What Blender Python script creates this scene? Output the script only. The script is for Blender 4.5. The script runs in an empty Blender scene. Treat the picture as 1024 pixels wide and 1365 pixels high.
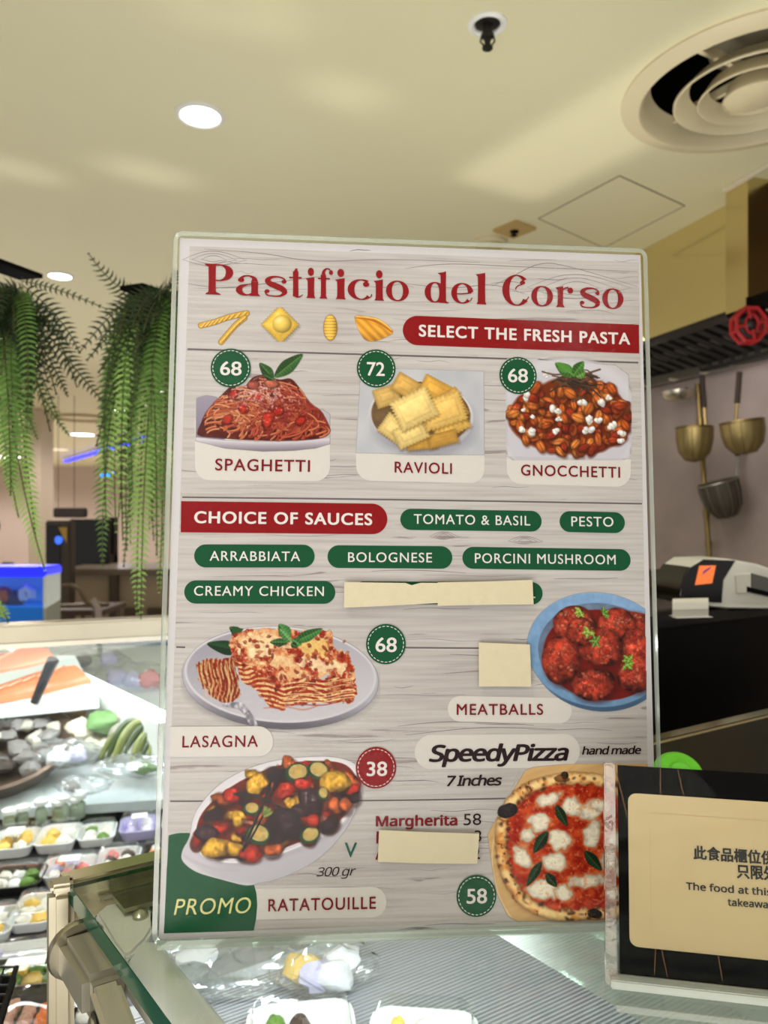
import bpy, bmesh, math, random, os
import numpy as np
from mathutils import Vector, Matrix
# ---------------------------------------------------------------- camera
F = 986.0; CZ = 1.45                    # focal length in pixels of a 1024x1365 frame, eye height
sc = bpy.context.scene
cam = bpy.data.cameras.new('camera'); cam_ob = bpy.data.objects.new('camera', cam)
sc.collection.objects.link(cam_ob); sc.camera = cam_ob
cam.sensor_fit = 'VERTICAL'; cam.sensor_height = 36.0; cam.sensor_width = 27.0
cam.lens = F/1365*36.0; cam.clip_start = .02; cam.clip_end = 100
cam_ob.location = (0, 0, CZ); cam_ob.rotation_euler = (math.pi/2, 0, 0)
cam.dof.use_dof = True; cam.dof.focus_distance = .44; cam.dof.aperture_fstop = 12.0
# ---------------------------------------------------------------- world and lamps
world = bpy.data.worlds.new('world'); sc.world = world; world.use_nodes = True
world.node_tree.nodes['Background'].inputs[0].default_value = (1.0, .955, .915, 1)
world.node_tree.nodes['Background'].inputs[1].default_value = .53
def area_lamp(name, loc, target, size, power, col, size_y=None):
    l = bpy.data.lights.new(name, 'AREA'); o = bpy.data.objects.new(name, l); sc.collection.objects.link(o)
    l.energy = power; l.size = size; l.color = col
    if size_y: l.shape = 'RECTANGLE'; l.size_y = size_y
    o.location = loc; o.rotation_euler = (Vector(target)-Vector(loc)).to_track_quat('-Z', 'Y').to_euler(); return o
def spot_lamp(name, loc, target, power, col, ang, blend=.5, rad=.05):
    l = bpy.data.lights.new(name, 'SPOT'); o = bpy.data.objects.new(name, l); sc.collection.objects.link(o)
    l.energy = power; l.color = col; l.spot_size = math.radians(ang); l.spot_blend = blend; l.shadow_soft_size = rad
    o.location = loc; o.rotation_euler = (Vector(target)-Vector(loc)).to_track_quat('-Z', 'Y').to_euler(); return o
area_lamp('shop_fill_lamp', (-.7, -1.6, 2.5), (0, .5, 1.3), 1.2, 9, (1, .95, .9))  # unseen lamps added near the ceiling to light the menu side
area_lamp('shop_fill_lamp', (1.6, -.6, 2.5), (.6, 1.5, 1.0), .8, 4, (1, .92, .8))
area_lamp('ceiling_fill_lamp', (-.5, -.9, .95), (-.45, -.7, 2.55), 1.7, 36, (1, .98, .90))  # unseen upward lamps added to brighten the ceiling
area_lamp('ceiling_fill_lamp', (.55, 1.75, 1.15), (.5, 1.6, 2.55), .6, 9, (1, .98, .90))
area_lamp('ceiling_fill_lamp', (-1.6, 4.2, 1.15), (-1.6, 4.0, 2.55), 2.4, 13, (1, .98, .92))
for x_, y_, e_ in ((-3.2, 6.5, 90), (-2.4, 9.5, 110), (-6, 10, 160), (-5, 14, 260), (-9, 15, 260)):
    spot_lamp('aisle_downlight', (x_, y_, 2.52), (x_, y_, 0), e_*.9, (1, .93, .88), 165, .4, .03)
# unseen lamp added to stand for light thrown up off the counter tops: a soft-edged bright band
bl_ = area_lamp('reflected_band_lamp', (.72, 2.0, 1.5), (.72, 2.0, 2.55), 1.25, .34, (1, .95, .86), .36)
bl_.rotation_euler = (math.pi, 0, math.atan2(.838, -.545)); bl_.data.spread = math.radians(9)
area_lamp('kitchen_fill_lamp', (1.15, 2.9, 2.0), (1.62, 3.5, 1.5), .5, 3.4, (1, .92, .85))  # added lamp, kept out of view, lights the kitchen wall and strainers
area_lamp('fish_case_lamp', (-.62, 1.62, 1.19), (-.75, 2.0, .8), .9, 5, (.93, .97, 1), .06)
area_lamp('tray_shelf_lamp', (-.62, 1.40, 1.20), (-.62, 1.15, .8), .9, 3.4, (.95, .98, 1), .06)
area_lamp('counter_case_lamp', (-.03, .56, 1.165), (-.06, .68, .9), .24, 1.9, (.95, .98, 1), .03)
area_lamp('counter_case_lamp', (.22, .70, 1.165), (.16, .75, .9), .24, 1.9, (.95, .98, 1), .03)
spot_lamp('terminal_fill_spot', (.75, .7, 2.5), (.52, 1.18, 1.28), 16, (1, .97, .93), 34, .6, .04)  # spot added to brighten the terminal and receipt
for x_, y_, s_, e_ in ((-.10, 1.945, .10, .016), (-.77, 2.40, .13, .026), (-1.18, 2.38, .12, .02), (-.27, 1.64, .08, .010), (-.42, 1.62, .06, .006)):
    g_ = area_lamp('reflected_glint_lamp', (x_, y_, 1.5), (x_, y_, 2.55), s_*2, e_, (1, .96, .86), s_*.7); g_.data.spread = math.radians(14); g_.rotation_euler = (math.pi, 0, .6)  # unseen lamps added for small reflected patches on the ceiling
spot_lamp('counter_fill_spot', (-.35, .0, 2.5), (-.12, .42, 1.2), 15, (1, .97, .93), 44, .6, .04)  # spot added to brighten the steel frame and glass top
spot_lamp('shop_spotlight', (.894, -1.256, 2.48), (.123, .479, 1.59), 5, (1, .95, .88), 24, .5, .028)
# ---------------------------------------------------------------- exposure
vs = sc.view_settings; vs.view_transform = 'Standard'; vs.look = 'None'; vs.exposure = 0.0; vs.gamma = 1.0
vs.use_curve_mapping = False
# ---------------------------------------------------------------- helpers
rnd = random.Random(7); UP = Vector((0, 0, 1)); GZ = CZ-.25
def lin(c):
    return tuple((x/255/12.92) if x/255 <= .04045 else ((x/255+.055)/1.055)**2.4 for x in c)
def P(px, py, d): return Vector(((px-512)/F*d, d, CZ-(py-682.5)/F*d))
def PZ(px, py, z): return P(px, py, (CZ-z)*F/(py-682.5))
MATS = {}
def mat(name, rgb, rough=.5, metal=0, var=.06, scale=30, emit=0, spec=.5, coat=0, bump=0, alpha=1, sub=0, trans=0):
    if name in MATS: return MATS[name]
    m = bpy.data.materials.new(name); m.use_nodes = True; nt = m.node_tree; b = nt.nodes['Principled BSDF']
    c = lin(rgb)
    tc = nt.nodes.new('ShaderNodeTexCoord'); n = nt.nodes.new('ShaderNodeTexNoise')
    n.inputs['Scale'].default_value = scale; n.inputs['Detail'].default_value = 4
    nt.links.new(tc.outputs['Object'], n.inputs['Vector'])
    mx = nt.nodes.new('ShaderNodeMix'); mx.data_type = 'RGBA'
    mx.inputs[6].default_value = tuple(x*(1-var) for x in c)+(1,); mx.inputs[7].default_value = tuple(min(1, x*(1+var)) for x in c)+(1,)
    nt.links.new(n.outputs['Fac'], mx.inputs[0]); nt.links.new(mx.outputs[2], b.inputs['Base Color'])
    b.inputs['Roughness'].default_value = rough; b.inputs['Metallic'].default_value = metal
    b.inputs['Specular IOR Level'].default_value = spec; b.inputs['Coat Weight'].default_value = coat
    b.inputs['Alpha'].default_value = alpha
    if trans: b.inputs['Transmission Weight'].default_value = trans
    if sub: b.inputs['Subsurface Weight'].default_value = sub; b.inputs['Subsurface Scale'].default_value = .01
    if emit: nt.links.new(mx.outputs[2], b.inputs['Emission Color']); b.inputs['Emission Strength'].default_value = emit
    if bump:
        bp = nt.nodes.new('ShaderNodeBump'); bp.inputs['Strength'].default_value = bump; bp.inputs['Distance'].default_value = .002
        nt.links.new(n.outputs['Fac'], bp.inputs['Height']); nt.links.new(bp.outputs[0], b.inputs['Normal'])
    MATS[name] = m; return m
def glass(name, tint=(255, 255, 255), ior=1.45, rough=.0, gain=1.0, bump=0, bscale=40, haze=0):
    """thin clear sheet: lets light straight through, mirrors by Fresnel; haze = share of milky scatter"""
    if name in MATS: return MATS[name]
    m = bpy.data.materials.new(name); m.use_nodes = True; nt = m.node_tree; nt.nodes.clear()
    o = nt.nodes.new('ShaderNodeOutputMaterial'); t = nt.nodes.new('ShaderNodeBsdfTransparent'); g = nt.nodes.new('ShaderNodeBsdfGlossy')
    t.inputs[0].default_value = lin(tint)+(1,); g.inputs['Roughness'].default_value = rough
    F0 = ((ior-1)/(ior+1))**2; geo = nt.nodes.new('ShaderNodeNewGeometry'); dt = nt.nodes.new('ShaderNodeVectorMath'); dt.operation = 'DOT_PRODUCT'
    nt.links.new(geo.outputs['Incoming'], dt.inputs[0]); nt.links.new(geo.outputs['Normal'], dt.inputs[1])
    def mth(op, x, y):
        n_ = nt.nodes.new('ShaderNodeMath'); n_.operation = op
        for k_, q_ in ((0, x), (1, y)):
            if q_ is None: continue
            if isinstance(q_, float): n_.inputs[k_].default_value = q_
            else: nt.links.new(q_, n_.inputs[k_])
        return n_.outputs[0]
    ab = mth('ABSOLUTE', dt.outputs['Value'], None); iv = mth('SUBTRACT', 1.0, ab); pw = mth('POWER', iv, 5.0); f_ = mth('ADD', mth('MULTIPLY', pw, 1-F0), F0)
    mul = nt.nodes.new('ShaderNodeMath'); mul.operation = 'MULTIPLY'; mul.inputs[1].default_value = gain; mul.use_clamp = True
    nt.links.new(f_, mul.inputs[0])
    mx = nt.nodes.new('ShaderNodeMixShader'); nt.links.new(mul.outputs[0], mx.inputs[0])
    src = t
    if haze:
        d = nt.nodes.new('ShaderNodeBsdfDiffuse'); d.inputs[0].default_value = (.85, .87, .85, 1)
        h = nt.nodes.new('ShaderNodeMixShader'); h.inputs[0].default_value = haze
        nt.links.new(t.outputs[0], h.inputs[1]); nt.links.new(d.outputs[0], h.inputs[2]); src = h
    nt.links.new(src.outputs[0], mx.inputs[1]); nt.links.new(g.outputs[0], mx.inputs[2]); nt.links.new(mx.outputs[0], o.inputs[0])
    if bump:
        tc = nt.nodes.new('ShaderNodeTexCoord'); n = nt.nodes.new('ShaderNodeTexNoise'); n.inputs['Scale'].default_value = bscale
        n.inputs['Detail'].default_value = 3
        bp = nt.nodes.new('ShaderNodeBump'); bp.inputs['Strength'].default_value = bump; bp.inputs['Distance'].default_value = .002
        nt.links.new(tc.outputs['Object'], n.inputs['Vector']); nt.links.new(n.outputs['Fac'], bp.inputs['Height'])
        nt.links.new(bp.outputs[0], g.inputs['Normal'])
    MATS[name] = m; return m
class MB:
    def __init__(s): s.v = []; s.f = []
    def add(s, vs, fs):
        k = len(s.v); s.v += [Vector(v) for v in vs]; s.f += [[i+k for i in f] for f in fs]; return s
    def box(s, c, size, R=None, taper=1.0):
        c = Vector(c); x, y, z = [q/2 for q in size]; vs = []
        for dz in (-z, z):
            k = taper if dz > 0 else 1
            for dx, dy in ((-x, -y), (x, -y), (x, y), (-x, y)):
                p = Vector((dx*k, dy*k, dz)); vs.append(c+(R @ p if R else p))
        return s.add(vs, [[3, 2, 1, 0], [4, 5, 6, 7], [0, 1, 5, 4], [1, 2, 6, 5], [2, 3, 7, 6], [3, 0, 4, 7]])
    def slab(s, pts, up):               # prism: polygon pts (3D) extruded by vector up
        n = len(pts); a = [Vector(p) for p in pts]; b = [p+Vector(up) for p in a]
        return s.add(a+b, [list(range(n))[::-1], list(range(n, 2*n))]+[[i, (i+1) % n, n+(i+1) % n, n+i] for i in range(n)])
    def tube(s, pts, r, n=10, closed=False):
        pts = [Vector(p) for p in pts]; rs = r if hasattr(r, '__len__') else [r]*len(pts); N = len(pts); rings = []; up = None
        for i, p in enumerate(pts):
            if closed: t = (pts[(i+1) % N]-pts[i-1])
            else: t = pts[min(i+1, N-1)]-pts[max(i-1, 0)]
            t.normalize()
            if up is None: up = t.orthogonal().normalized()
            up = (up-t*up.dot(t)).normalized(); w = t.cross(up)
            rings.append([p+(up*math.cos(a)+w*math.sin(a))*rs[i] for a in [2*math.pi*k/n for k in range(n)]])
        vs = [q for R in rings for q in R]; fs = []
        for i in range(N if closed else N-1):
            j = (i+1) % N
            for k in range(n): fs.append([i*n+k, i*n+(k+1) % n, j*n+(k+1) % n, j*n+k])
        if not closed: fs += [list(range(n))[::-1], [(N-1)*n+k for k in range(n)]]
        return s.add(vs, fs)
    def lathe(s, prof, o=(0, 0, 0), n=32, R=None, sx=1, sy=1, cap=True):   # prof: (r, z) list
        o = Vector(o); vs = []; fs = []
        for r, z in prof:
            for k in range(n):
                a = 2*math.pi*k/n; p = Vector((r*math.cos(a)*sx, r*math.sin(a)*sy, z)); vs.append(o+(R @ p if R else p))
        for i in range(len(prof)-1):
            for k in range(n): fs.append([i*n+k, i*n+(k+1) % n, (i+1)*n+(k+1) % n, (i+1)*n+k])
        (ra_, za_), (rb_, zb_) = prof[0], prof[-1]; m_ = len(prof)-1
        if min(ra_, rb_) > 1e-6 and abs(za_-zb_) < .0045 and abs(ra_-rb_) < .35*max(ra_, rb_):
            if prof[0] != prof[-1]:
                for k in range(n): fs.append([m_*n+k, m_*n+(k+1) % n, (k+1) % n, k])
        elif cap:
            if ra_ > 1e-6: fs.append(list(range(n))[::-1])
            if rb_ > 1e-6: fs.append([m_*n+k for k in range(n)])
        return s.add(vs, fs)
    def blob(s, c, r, seed=0, amp=.15, n=12, R=None):            # lumpy ball, r = (rx, ry, rz)
        q = random.Random(seed); ph = [q.uniform(0, 6.3) for _ in range(6)]; vs = []; fs = []; m = n//2+1
        for i in range(m+1):
            th = math.pi*i/m
            for k in range(n):
                a = 2*math.pi*k/n
                f = 1+amp*(math.sin(2*a+ph[0]+th)*math.sin(3*th+ph[1])+.6*math.sin(3*a+ph[2])*math.sin(th*2+ph[3]))
                p = Vector((r[0]*math.sin(th)*math.cos(a)*f, r[1]*math.sin(th)*math.sin(a)*f, r[2]*math.cos(th)*f))
                vs.append(Vector(c)+(R @ p if R else p))
        for i in range(m):
            for k in range(n): fs.append([i*n+k, (i+1)*n+k, (i+1)*n+(k+1) % n, i*n+(k+1) % n])
        return s.add(vs, fs)
    def build(s, name, m, parent=None, smooth=True, bevel=0, label=None, loc=None, world=True):
        me = bpy.data.meshes.new(name); off = Vector((0, 0, 0))
        if parent is not None and world: vs = [parent.matrix_world.inverted() @ v for v in s.v]
        elif parent is None:
            if loc is None:
                xs = [v for v in s.v]; off = Vector((sum(v.x for v in xs)/len(xs), sum(v.y for v in xs)/len(xs), min(v.z for v in xs)))
            else: off = Vector(loc)
            vs = [v-off for v in s.v]
        else: vs = s.v
        me.from_pydata([tuple(v) for v in vs], [], s.f); me.materials.append(m)
        bm = bmesh.new(); bm.from_mesh(me); bmesh.ops.recalc_face_normals(bm, faces=bm.faces)
        if bevel: 
            bmesh.ops.remove_doubles(bm, verts=bm.verts, dist=1e-6)
            bmesh.ops.bevel(bm, geom=list(bm.edges), offset=bevel, segments=2, affect='EDGES', clamp_overlap=True)
        bm.to_mesh(me); bm.free()
        if smooth:
            for p in me.polygons: p.use_smooth = True
            try: me.set_sharp_from_angle(angle=math.radians(38))
            except Exception: pass
        o = bpy.data.objects.new(name, me); sc.collection.objects.link(o)
        if parent is not None: o.parent = parent; o.location = (0, 0, 0)
        else: o.location = off
        if label: o['label'] = label
        return o
def thing(name, label, cat, loc=(0, 0, 0), rz=0, group=None, mw=None):
    o = bpy.data.objects.new(name, None); sc.collection.objects.link(o)
    mwx = mw if mw is not None else Matrix.Translation(Vector(loc)) @ Matrix.Rotation(rz, 4, 'Z')
    o.matrix_world = mwx; o.empty_display_size = .05
    o['label'] = label; o['category'] = cat
    if group: o['group'] = group
    bpy.context.view_layer.update(); return o
def tag(o, label, cat, group=None):
    o['label'] = label; o['category'] = cat
    if group: o['group'] = group
    return o
def struct(o): o['kind'] = 'structure'; return o
def dup(root, mw, label=None):
    r = root.copy(); sc.collection.objects.link(r); r.matrix_world = mw
    if label: r['label'] = label
    for ch in list(root.children):
        c = ch.copy(); sc.collection.objects.link(c); c.parent = r
        for g in ch.children:
            d = g.copy(); sc.collection.objects.link(d); d.parent = c
    return r
def TR(loc, rz=0, s=1, rx=0, ry=0):
    return Matrix.Translation(Vector(loc)) @ Matrix.Rotation(rz, 4, 'Z') @ Matrix.Rotation(rx, 4, 'X') @ Matrix.Rotation(ry, 4, 'Y') @ Matrix.Scale(s, 4)
def bez(a, b, c, n=20):
    a, b, c = Vector(a), Vector(b), Vector(c)
    return [a*(1-t)**2+b*2*t*(1-t)+c*t*t for t in [i/(n-1) for i in range(n)]]
def spl(pts, n=8, closed=False):        # Catmull-Rom through tuples of any length
    pts = [np.array(p, float) for p in pts]; N = len(pts); out = []
    for i in range(N if closed else N-1):
        g = lambda k: pts[k % N] if closed else pts[min(max(k, 0), N-1)]
        a, b, c, d = g(i-1), g(i), g(i+1), g(i+2)
        for k in range(n):
            t = k/n; out.append(.5*((2*b)+(c-a)*t+(2*a-5*b+4*c-d)*t*t+(3*b-a-3*c+d)*t**3))
    if not closed: out.append(pts[-1])
    return out
STEEL = mat('brushed_steel', (190, 184, 170), .28, 1, .08, 60)
DSTEEL = mat('grey_metal', (150, 146, 138), .42, 1, .05, 40)
BLACK = mat('black_lacquer', (14, 14, 15), .35, 0, .1, 8, spec=.3)
DARK = mat('dark_void', (10, 9, 8), .8, 0, .1, 8, spec=.1)
WHITE = mat('white_plastic', (235, 235, 232), .35, 0, .02)
CREAM = mat('cream_paint', (232, 222, 192), .55, 0, .02, 4)
CLEAR = glass('clear_plastic', (250, 252, 252), 1.4, .05, 1.3, .4, 25)
ACRYL = glass('clear_acrylic', (246, 252, 248), 1.49, .02, 1.2)
ACEDGE = glass('acrylic_edge', (216, 228, 220), 1.5, .08, 1.4, haze=.22)
GLASS = glass('counter_glass', (251, 254, 253), 1.5, .0, 1.0)
# ================================================================ ROOM SHELL
CEIL = CZ+1.1
def cm(name, base):
    m = mat(name, base, .42, 0, .03, 1.2, spec=.35); return m
cm_ = cm('ceiling_paint', (232, 226, 190))
# vent centre and rim
VC = PZ(1008, 118, CEIL); VR = .335
m = MB(); hole = []; n = 48
# ceiling with a round hole for the air diffuser: two L-shaped fans around the ring
R0 = VR*.86
ring = [VC+Vector((math.cos(2*math.pi*k/n)*R0, math.sin(2*math.pi*k/n)*R0, 0)) for k in range(n)]
B = 1.2
def sqp(a):
    c, s_ = math.cos(a), math.sin(a); k = B/max(abs(c), abs(s_)); return VC+Vector((c*k, s_*k, 0))
sq = [sqp(2*math.pi*k/n) for k in range(n)]
m.add(ring+sq, [[k, (k+1) % n, n+(k+1) % n, n+k] for k in range(n)])
X0, X1, Y0, Y1 = -16, 7, -3.5, 18
x0, x1, y0, y1 = VC.x-B, VC.x+B, VC.y-B, VC.y+B
for a, b, c, d in ((X0, x0, Y0, Y1), (x1, X1, Y0, Y1), (x0, x1, Y0, y0), (x0, x1, y1, Y1)):
    m.add([(a, c, CEIL), (b, c, CEIL), (b, d, CEIL), (a, d, CEIL)], [[0, 1, 2, 3]])
for a, c, b, d in ((X0, Y0, X1, Y1),): m.add([(a, c, CEIL+.5), (b, c, CEIL+.5), (b, d, CEIL+.5), (a, d, CEIL+.5)], [[0, 1, 2, 3]])
ceil = struct(m.build('ceiling', cm_, loc=(0, 0, CEIL)))
struct(MB().box((-4.5, 7.25, -.025), (23, 21.5, .05)).build('floor', mat('floor_tiles', (226, 218, 204), .2, 0, .1, 3), loc=(0, 0, 0)))
# far walls
WALLP = mat('far_wall_panel', (196, 178, 170), .6, 0, .06, 1.5)
struct(MB().box((-4.5, 17.9, 1.27), (23, .1, 2.54)).build('wall_far', WALLP, loc=(-4.5, 17.9, 0)))
# kitchen wall (concrete look), behind the hood
wd = Vector((-.38, .925, 0)); wn = Vector((.925, .38, 0))
KW = mat('grey_kitchen_wall', (168, 154, 150), .7, 0, .3, 4.5, bump=.3)
RZw = math.atan2(wd.y, wd.x)
RW = Matrix.Rotation(RZw, 3, 'Z')
pw = P(870, 515, 3.93)
wc = pw-wd*1.0+wn*.06; wc.z = 1.27
struct(MB().box(wc, (4.6, .1, 2.54), RW).build('wall_kitchen', KW, loc=(wc.x, wc.y, 0)))
# access panel seams in the ceiling (a set-in square panel with thin dark joints)
s1, s2, s3, s4 = PZ(718, 291, CEIL), PZ(826, 234, CEIL), PZ(913, 274, CEIL), PZ(805, 330, CEIL)
g = MB()
for a, b in ((s1, s2), (s2, s3), (s3, s4), (s4, s1)):
    d = (b-a).normalized(); w = Vector((-d.y, d.x, 0))*.0022
    g.slab([a-w-Vector((0, 0, .0015)), b-w-Vector((0, 0, .0015)), b+w-Vector((0, 0, .0015)), a+w-Vector((0, 0, .0015))], (0, 0, .004))
pn = thing('access_panel', 'square flush cream access panel with thin dark joints in the ceiling beside the air diffuser', 'panel', (s1+s3)/2)
MB().slab([p-Vector((0, 0, .001)) for p in (s1, s2, s3, s4)], (0, 0, .003)).build('panel_board', cm_, pn)
g.build('joint', mat('joint_dark', (120, 108, 84), .8), pn)
# ================================================================ CEILING FITTINGS
LAMPM = mat('lamp_diffuser', (255, 252, 246), .4, 0, 0, 5, emit=9)
def downlight(px, py, r, label, grp='recessed ceiling downlights', z=None, lm=LAMPM, rim=WHITE):
    c = PZ(px, py, CEIL); t = thing('ceiling_downlight', label, 'ceiling light', (c.x, c.y, CEIL), group=grp)
    MB().lathe([(r, 0), (r, -.004), (r*.86, -.009), (r*.78, -.006), (r*.78, 0)], c, 36).build('trim_ring', rim, t)
    MB().lathe([(0, -.0045), (r*.5, -.0055), (r*.77, -.0045), (r*.77, 0)], c, 32).build('diffuser', lm, t); return c
DL = [(267, 153, .068, 'bright round recessed downlight nearest the camera at the upper left of the ceiling'),
      (80, 367, .062, 'glowing round downlight just above the gap between the two hanging ferns'),
      (8, 448, .075, 'round downlight seen through the left hanging fern'),
      (158, 545, .17, 'round downlight shining low behind the right hanging fern, left of a pair'),
      (186, 541, .17, 'round downlight shining low behind the right hanging fern, right of a pair'),
      (212, 521, .13, 'round downlight seen at the edge of the menu sign through the right fern'),
      (110, 579, .20, 'single far round downlight in the gap between the ferns, right of the others'),
      (47, 595, .24, 'far downlight low beside the left fern, brighter one of two side by side'),
      (76, 599, .24, 'dim far downlight just right of a brighter one between the ferns'),
      (44, 612, .3, 'dimmest and farthest flat round ceiling light between the ferns'),
      (10, 609, .3, 'far downlight at the left edge seen through fern leaflets')]
DIM = mat('lamp_diffuser_dim', (240, 225, 200), .4, 0, 0, 5, emit=1.1)
for k, (a, b, r, l) in enumerate(DL):
    downlight(a, b, r, l, lm=DIM if k in (4, 8, 9) else LAMPM)
# big round air diffuser
VM = mat('vent_enamel', (214, 202, 168), .45, 0, .03, 5)
v = thing('air_diffuser', 'large round cream ceiling air diffuser of stepped concentric cones', 'vent', VC)
MB().lathe([(VR, 0), (VR, -.006), (VR*.93, -.016), (VR*.86, -.018), (VR*.84, -.010), (VR*.81, .02), (VR*.77, .048), (VR*.78, .05), (VR*.82, .02), (VR*.86, -.002)], VC, 72).build('outer_flange', VM, v)
for k, (ro, z0) in enumerate(((.60, -.018), (.42, -.022), (.24, -.026))):
    r = VR*ro
    MB().lathe([(r, z0), (r*.985, z0-.002), (r*.97, z0), (r*.90, z0+.016), (r*.80, z0+.040), (r*.81, z0+.042), (r*.915, z0+.018), (r, z0+.004), (r, z0)], VC, 64).build('cone_ring', VM, v)
MB().lathe([(0, -.024), (VR*.2, -.024), (VR*.235, -.02)], VC, 48).build('centre_disc', VM, v)
MB().lathe([(VR*.80, .048), (VR*.80, .30), (0, .30)], VC, 48, cap=False).build('duct_collar', DARK, v)
g = MB()
for k in range(4):
    a = k*math.pi/2+.5; d = Vector((math.cos(a), math.sin(a), 0)); w = Vector((-d.y, d.x, 0))*.006
    p = VC+Vector((0, 0, .03)); g.slab([p-w, p+d*VR*.78-w, p+d*VR*.78+w, p+w], (0, 0, .022))
g.build('spider_bracket', VM, v)
MB().lathe([(VR*.12, .10), (VR*.34, .11), (VR*.36, .14), (VR*.12, .15)], VC, 20).build('damper_hub', mat('damper_grey', (110, 102, 84), .6), v)
# sprinkler
c = PZ(650, 32, CEIL); t = thing('sprinkler_head', 'dark sprinkler head hanging in a white ring near the top of the ceiling', 'sprinkler', c)
MB().lathe([(.044, 0), (.044, -.003), (.036, -.007), (.03, -.004), (.027, .004), (.027, 0)], c, 36).build('escutcheon', WHITE, t)
MB().lathe([(.026, -.001), (.012, -.004), (.011, -.02), (.014, -.022), (.014, -.03), (.008, -.034), (.006, -.05), (.012, -.052), (.012, -.056), (0, -.058)], c, 20).build('nozzle', mat('blackened_brass', (38, 36, 34), .4, .6), t)
g = MB()
for s_ in (-1, 1): g.tube([c+Vector((.013*s_, 0, -.024)), c+Vector((.016*s_, 0, -.04)), c+Vector((.004*s_, 0, -.053))], .002, 6)
g.build('frame_arm', MATS['blackened_brass'], t)
# detector dome and square plate
c = PZ(652, 321, CEIL); t = thing('smoke_detector', 'small round cream detector dome on the ceiling just above the menu sign', 'detector', c)
MB().lathe([(.07, 0), (.07, -.012), (.06, -.02)], c, 32).build('detector_base', VM, t)
MB().lathe([(.055, -.018), (.05, -.035), (.03, -.042), (0, -.044)], c, 32).build('detector_dome', mat('aged_plastic', (196, 182, 140), .5), t)
c = PZ(686, 304, CEIL); t = thing('ceiling_socket_plate', 'small brownish square plate with a dark centre on the ceiling beside the detector', 'plate', c, math.radians(38))
R = Matrix.Rotation(math.radians(38), 3, 'Z')
MB().box(c-Vector((0, 0, .006)), (.12, .12, .012), R).build('cover_plate', mat('beige_plate', (190, 160, 104), .5), t, bevel=.002)
MB().lathe([(.018, -.011), (.016, -.018), (0, -.018)], c, 16).build('centre_knob', DARK, t)
MB().box(c+R @ Vector((.03, .03, -.013)), (.02, .02, .004), R).build('indicator', DARK, t)

# ================================================================ KITCHEN SIDE (right)
HD = mat('hood_steel', (226, 210, 156), .14, 1, .05, 2.2, bump=.08)  # gold tint put in for the warm ceiling reflected in the steel
ha, hb = P(868, 450, 3.05), P(1040, 396, 2.42)
HB = .5*(ha.z+hb.z); ha.z = hb.z = HB
hdir = (hb-ha).normalized(); hn = Vector((-hdir.y, hdir.x, 0)); hn = hn if hn.x > 0 else -hn
h0 = ha-hdir*1.2; h1 = hb+hdir*.6
hood = thing('extractor_hood', 'stainless steel kitchen extractor hood reflecting the cream ceiling, with dark baffle filters', 'hood', (ha+hb)/2)
hm = hb-hdir*.05
MB().slab([h0, hm, hm+hn*.02, h0+hn*.02], (0, 0, CEIL-HB-.001)).build('hood_face', HD, hood, smooth=False)
MB().slab([hm, h1, h1+hn*.02, hm+hn*.02], (0, 0, CEIL-HB-.001)).build('hood_dark_panel', mat('dark_bronze_panel', (74, 56, 38), .3, .6), hood, smooth=False, label='dark bronze hood panel')
MB().slab([h0+hn*.02+Vector((0, 0, .12)), h1+hn*.02+Vector((0, 0, .12)), h1+hn*.62+Vector((0, 0, .12)), h0+hn*.62+Vector((0, 0, .12))], (0, 0, .01)).build('hood_underside', DARK, hood)
MB().slab([h0-hn*.008-Vector((0, 0, .012)), h1-hn*.008-Vector((0, 0, .012)), h1+hn*.05-Vector((0, 0, .012)), h0+hn*.05-Vector((0, 0, .012))], (0, 0, .016)).build('drip_lip', mat('blackened_lip', (34, 32, 30), .4, .3), hood)
FM = mat('filter_steel_dark', (22, 20, 18), .5, .2, .2, 12)
L = (h1-h0).length
for k in range(34):                      # baffle slats slope from the lip up to the back
    a = h0+hdir*(k+.5)*L/34
    lo, hi = a+hn*.50+Vector((0, 0, -.02)), a+hn*.06+Vector((0, 0, .10))
    w = hdir*.019
    MB().slab([lo-w, lo+w, hi+w, hi-w], (0, 0, .008)).build('baffle_slat', FM, hood, smooth=False)
g = MB()
for k in range(34):
    a = h0+hdir*(k+.5)*L/34+hn*.515+Vector((0, 0, -.03)); w = hdir*.016
    g.slab([a-w, a+w, a+w+hn*.006, a-w+hn*.006], (0, 0, .012))
g.build('gutter_slots', STEEL, hood)['kind'] = 'stuff'
MB().slab([h0+hn*.52-Vector((0, 0, .05)), h1+hn*.52-Vector((0, 0, .05)), h1+hn*.60-Vector((0, 0, .05)), h0+hn*.60-Vector((0, 0, .05))], (0, 0, .1)).build('grease_gutter', mat('gutter_dark', (24, 22, 20), .5), hood)
# steel column in front of the hood
cc = P(997, 409, 2.42); cc.z = 0
u1 = -hdir; u2 = hn
cz0 = CZ-(409-682.5)/F*2.42
col_ = thing('duct_column', 'square stainless steel duct column hanging from the ceiling in front of the hood', 'duct', (cc.x, cc.y, cz0))
a = Vector((cc.x, cc.y, cz0)); W1 = .098; W2 = (h0-a).dot(hn)-.001
W2 = max(W2, .02)
MB().slab([a, a+u1*W1, a+u1*W1+u2*W2, a+u2*W2], (0, 0, CEIL-cz0-.001)).build('duct_casing', mat('duct_steel', (216, 198, 146), .2, 1, .08, 3, bump=.1), col_, smooth=False)
MB().slab([a-u1*.12-u2*.0, a-u1*.01-u2*.0, a-u1*.01+u2*.2, a-u1*.12+u2*.2], (0, 0, .03)).build('dark_bracket', DARK, col_)
g = MB()
for q0, q1 in ((a, a+u1*W1), (a, a-u1*.25)): g.slab([q0-u2*.012, q1-u2*.012, q1+u2*.0, q0+u2*.0], (0, 0, .014))
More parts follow.
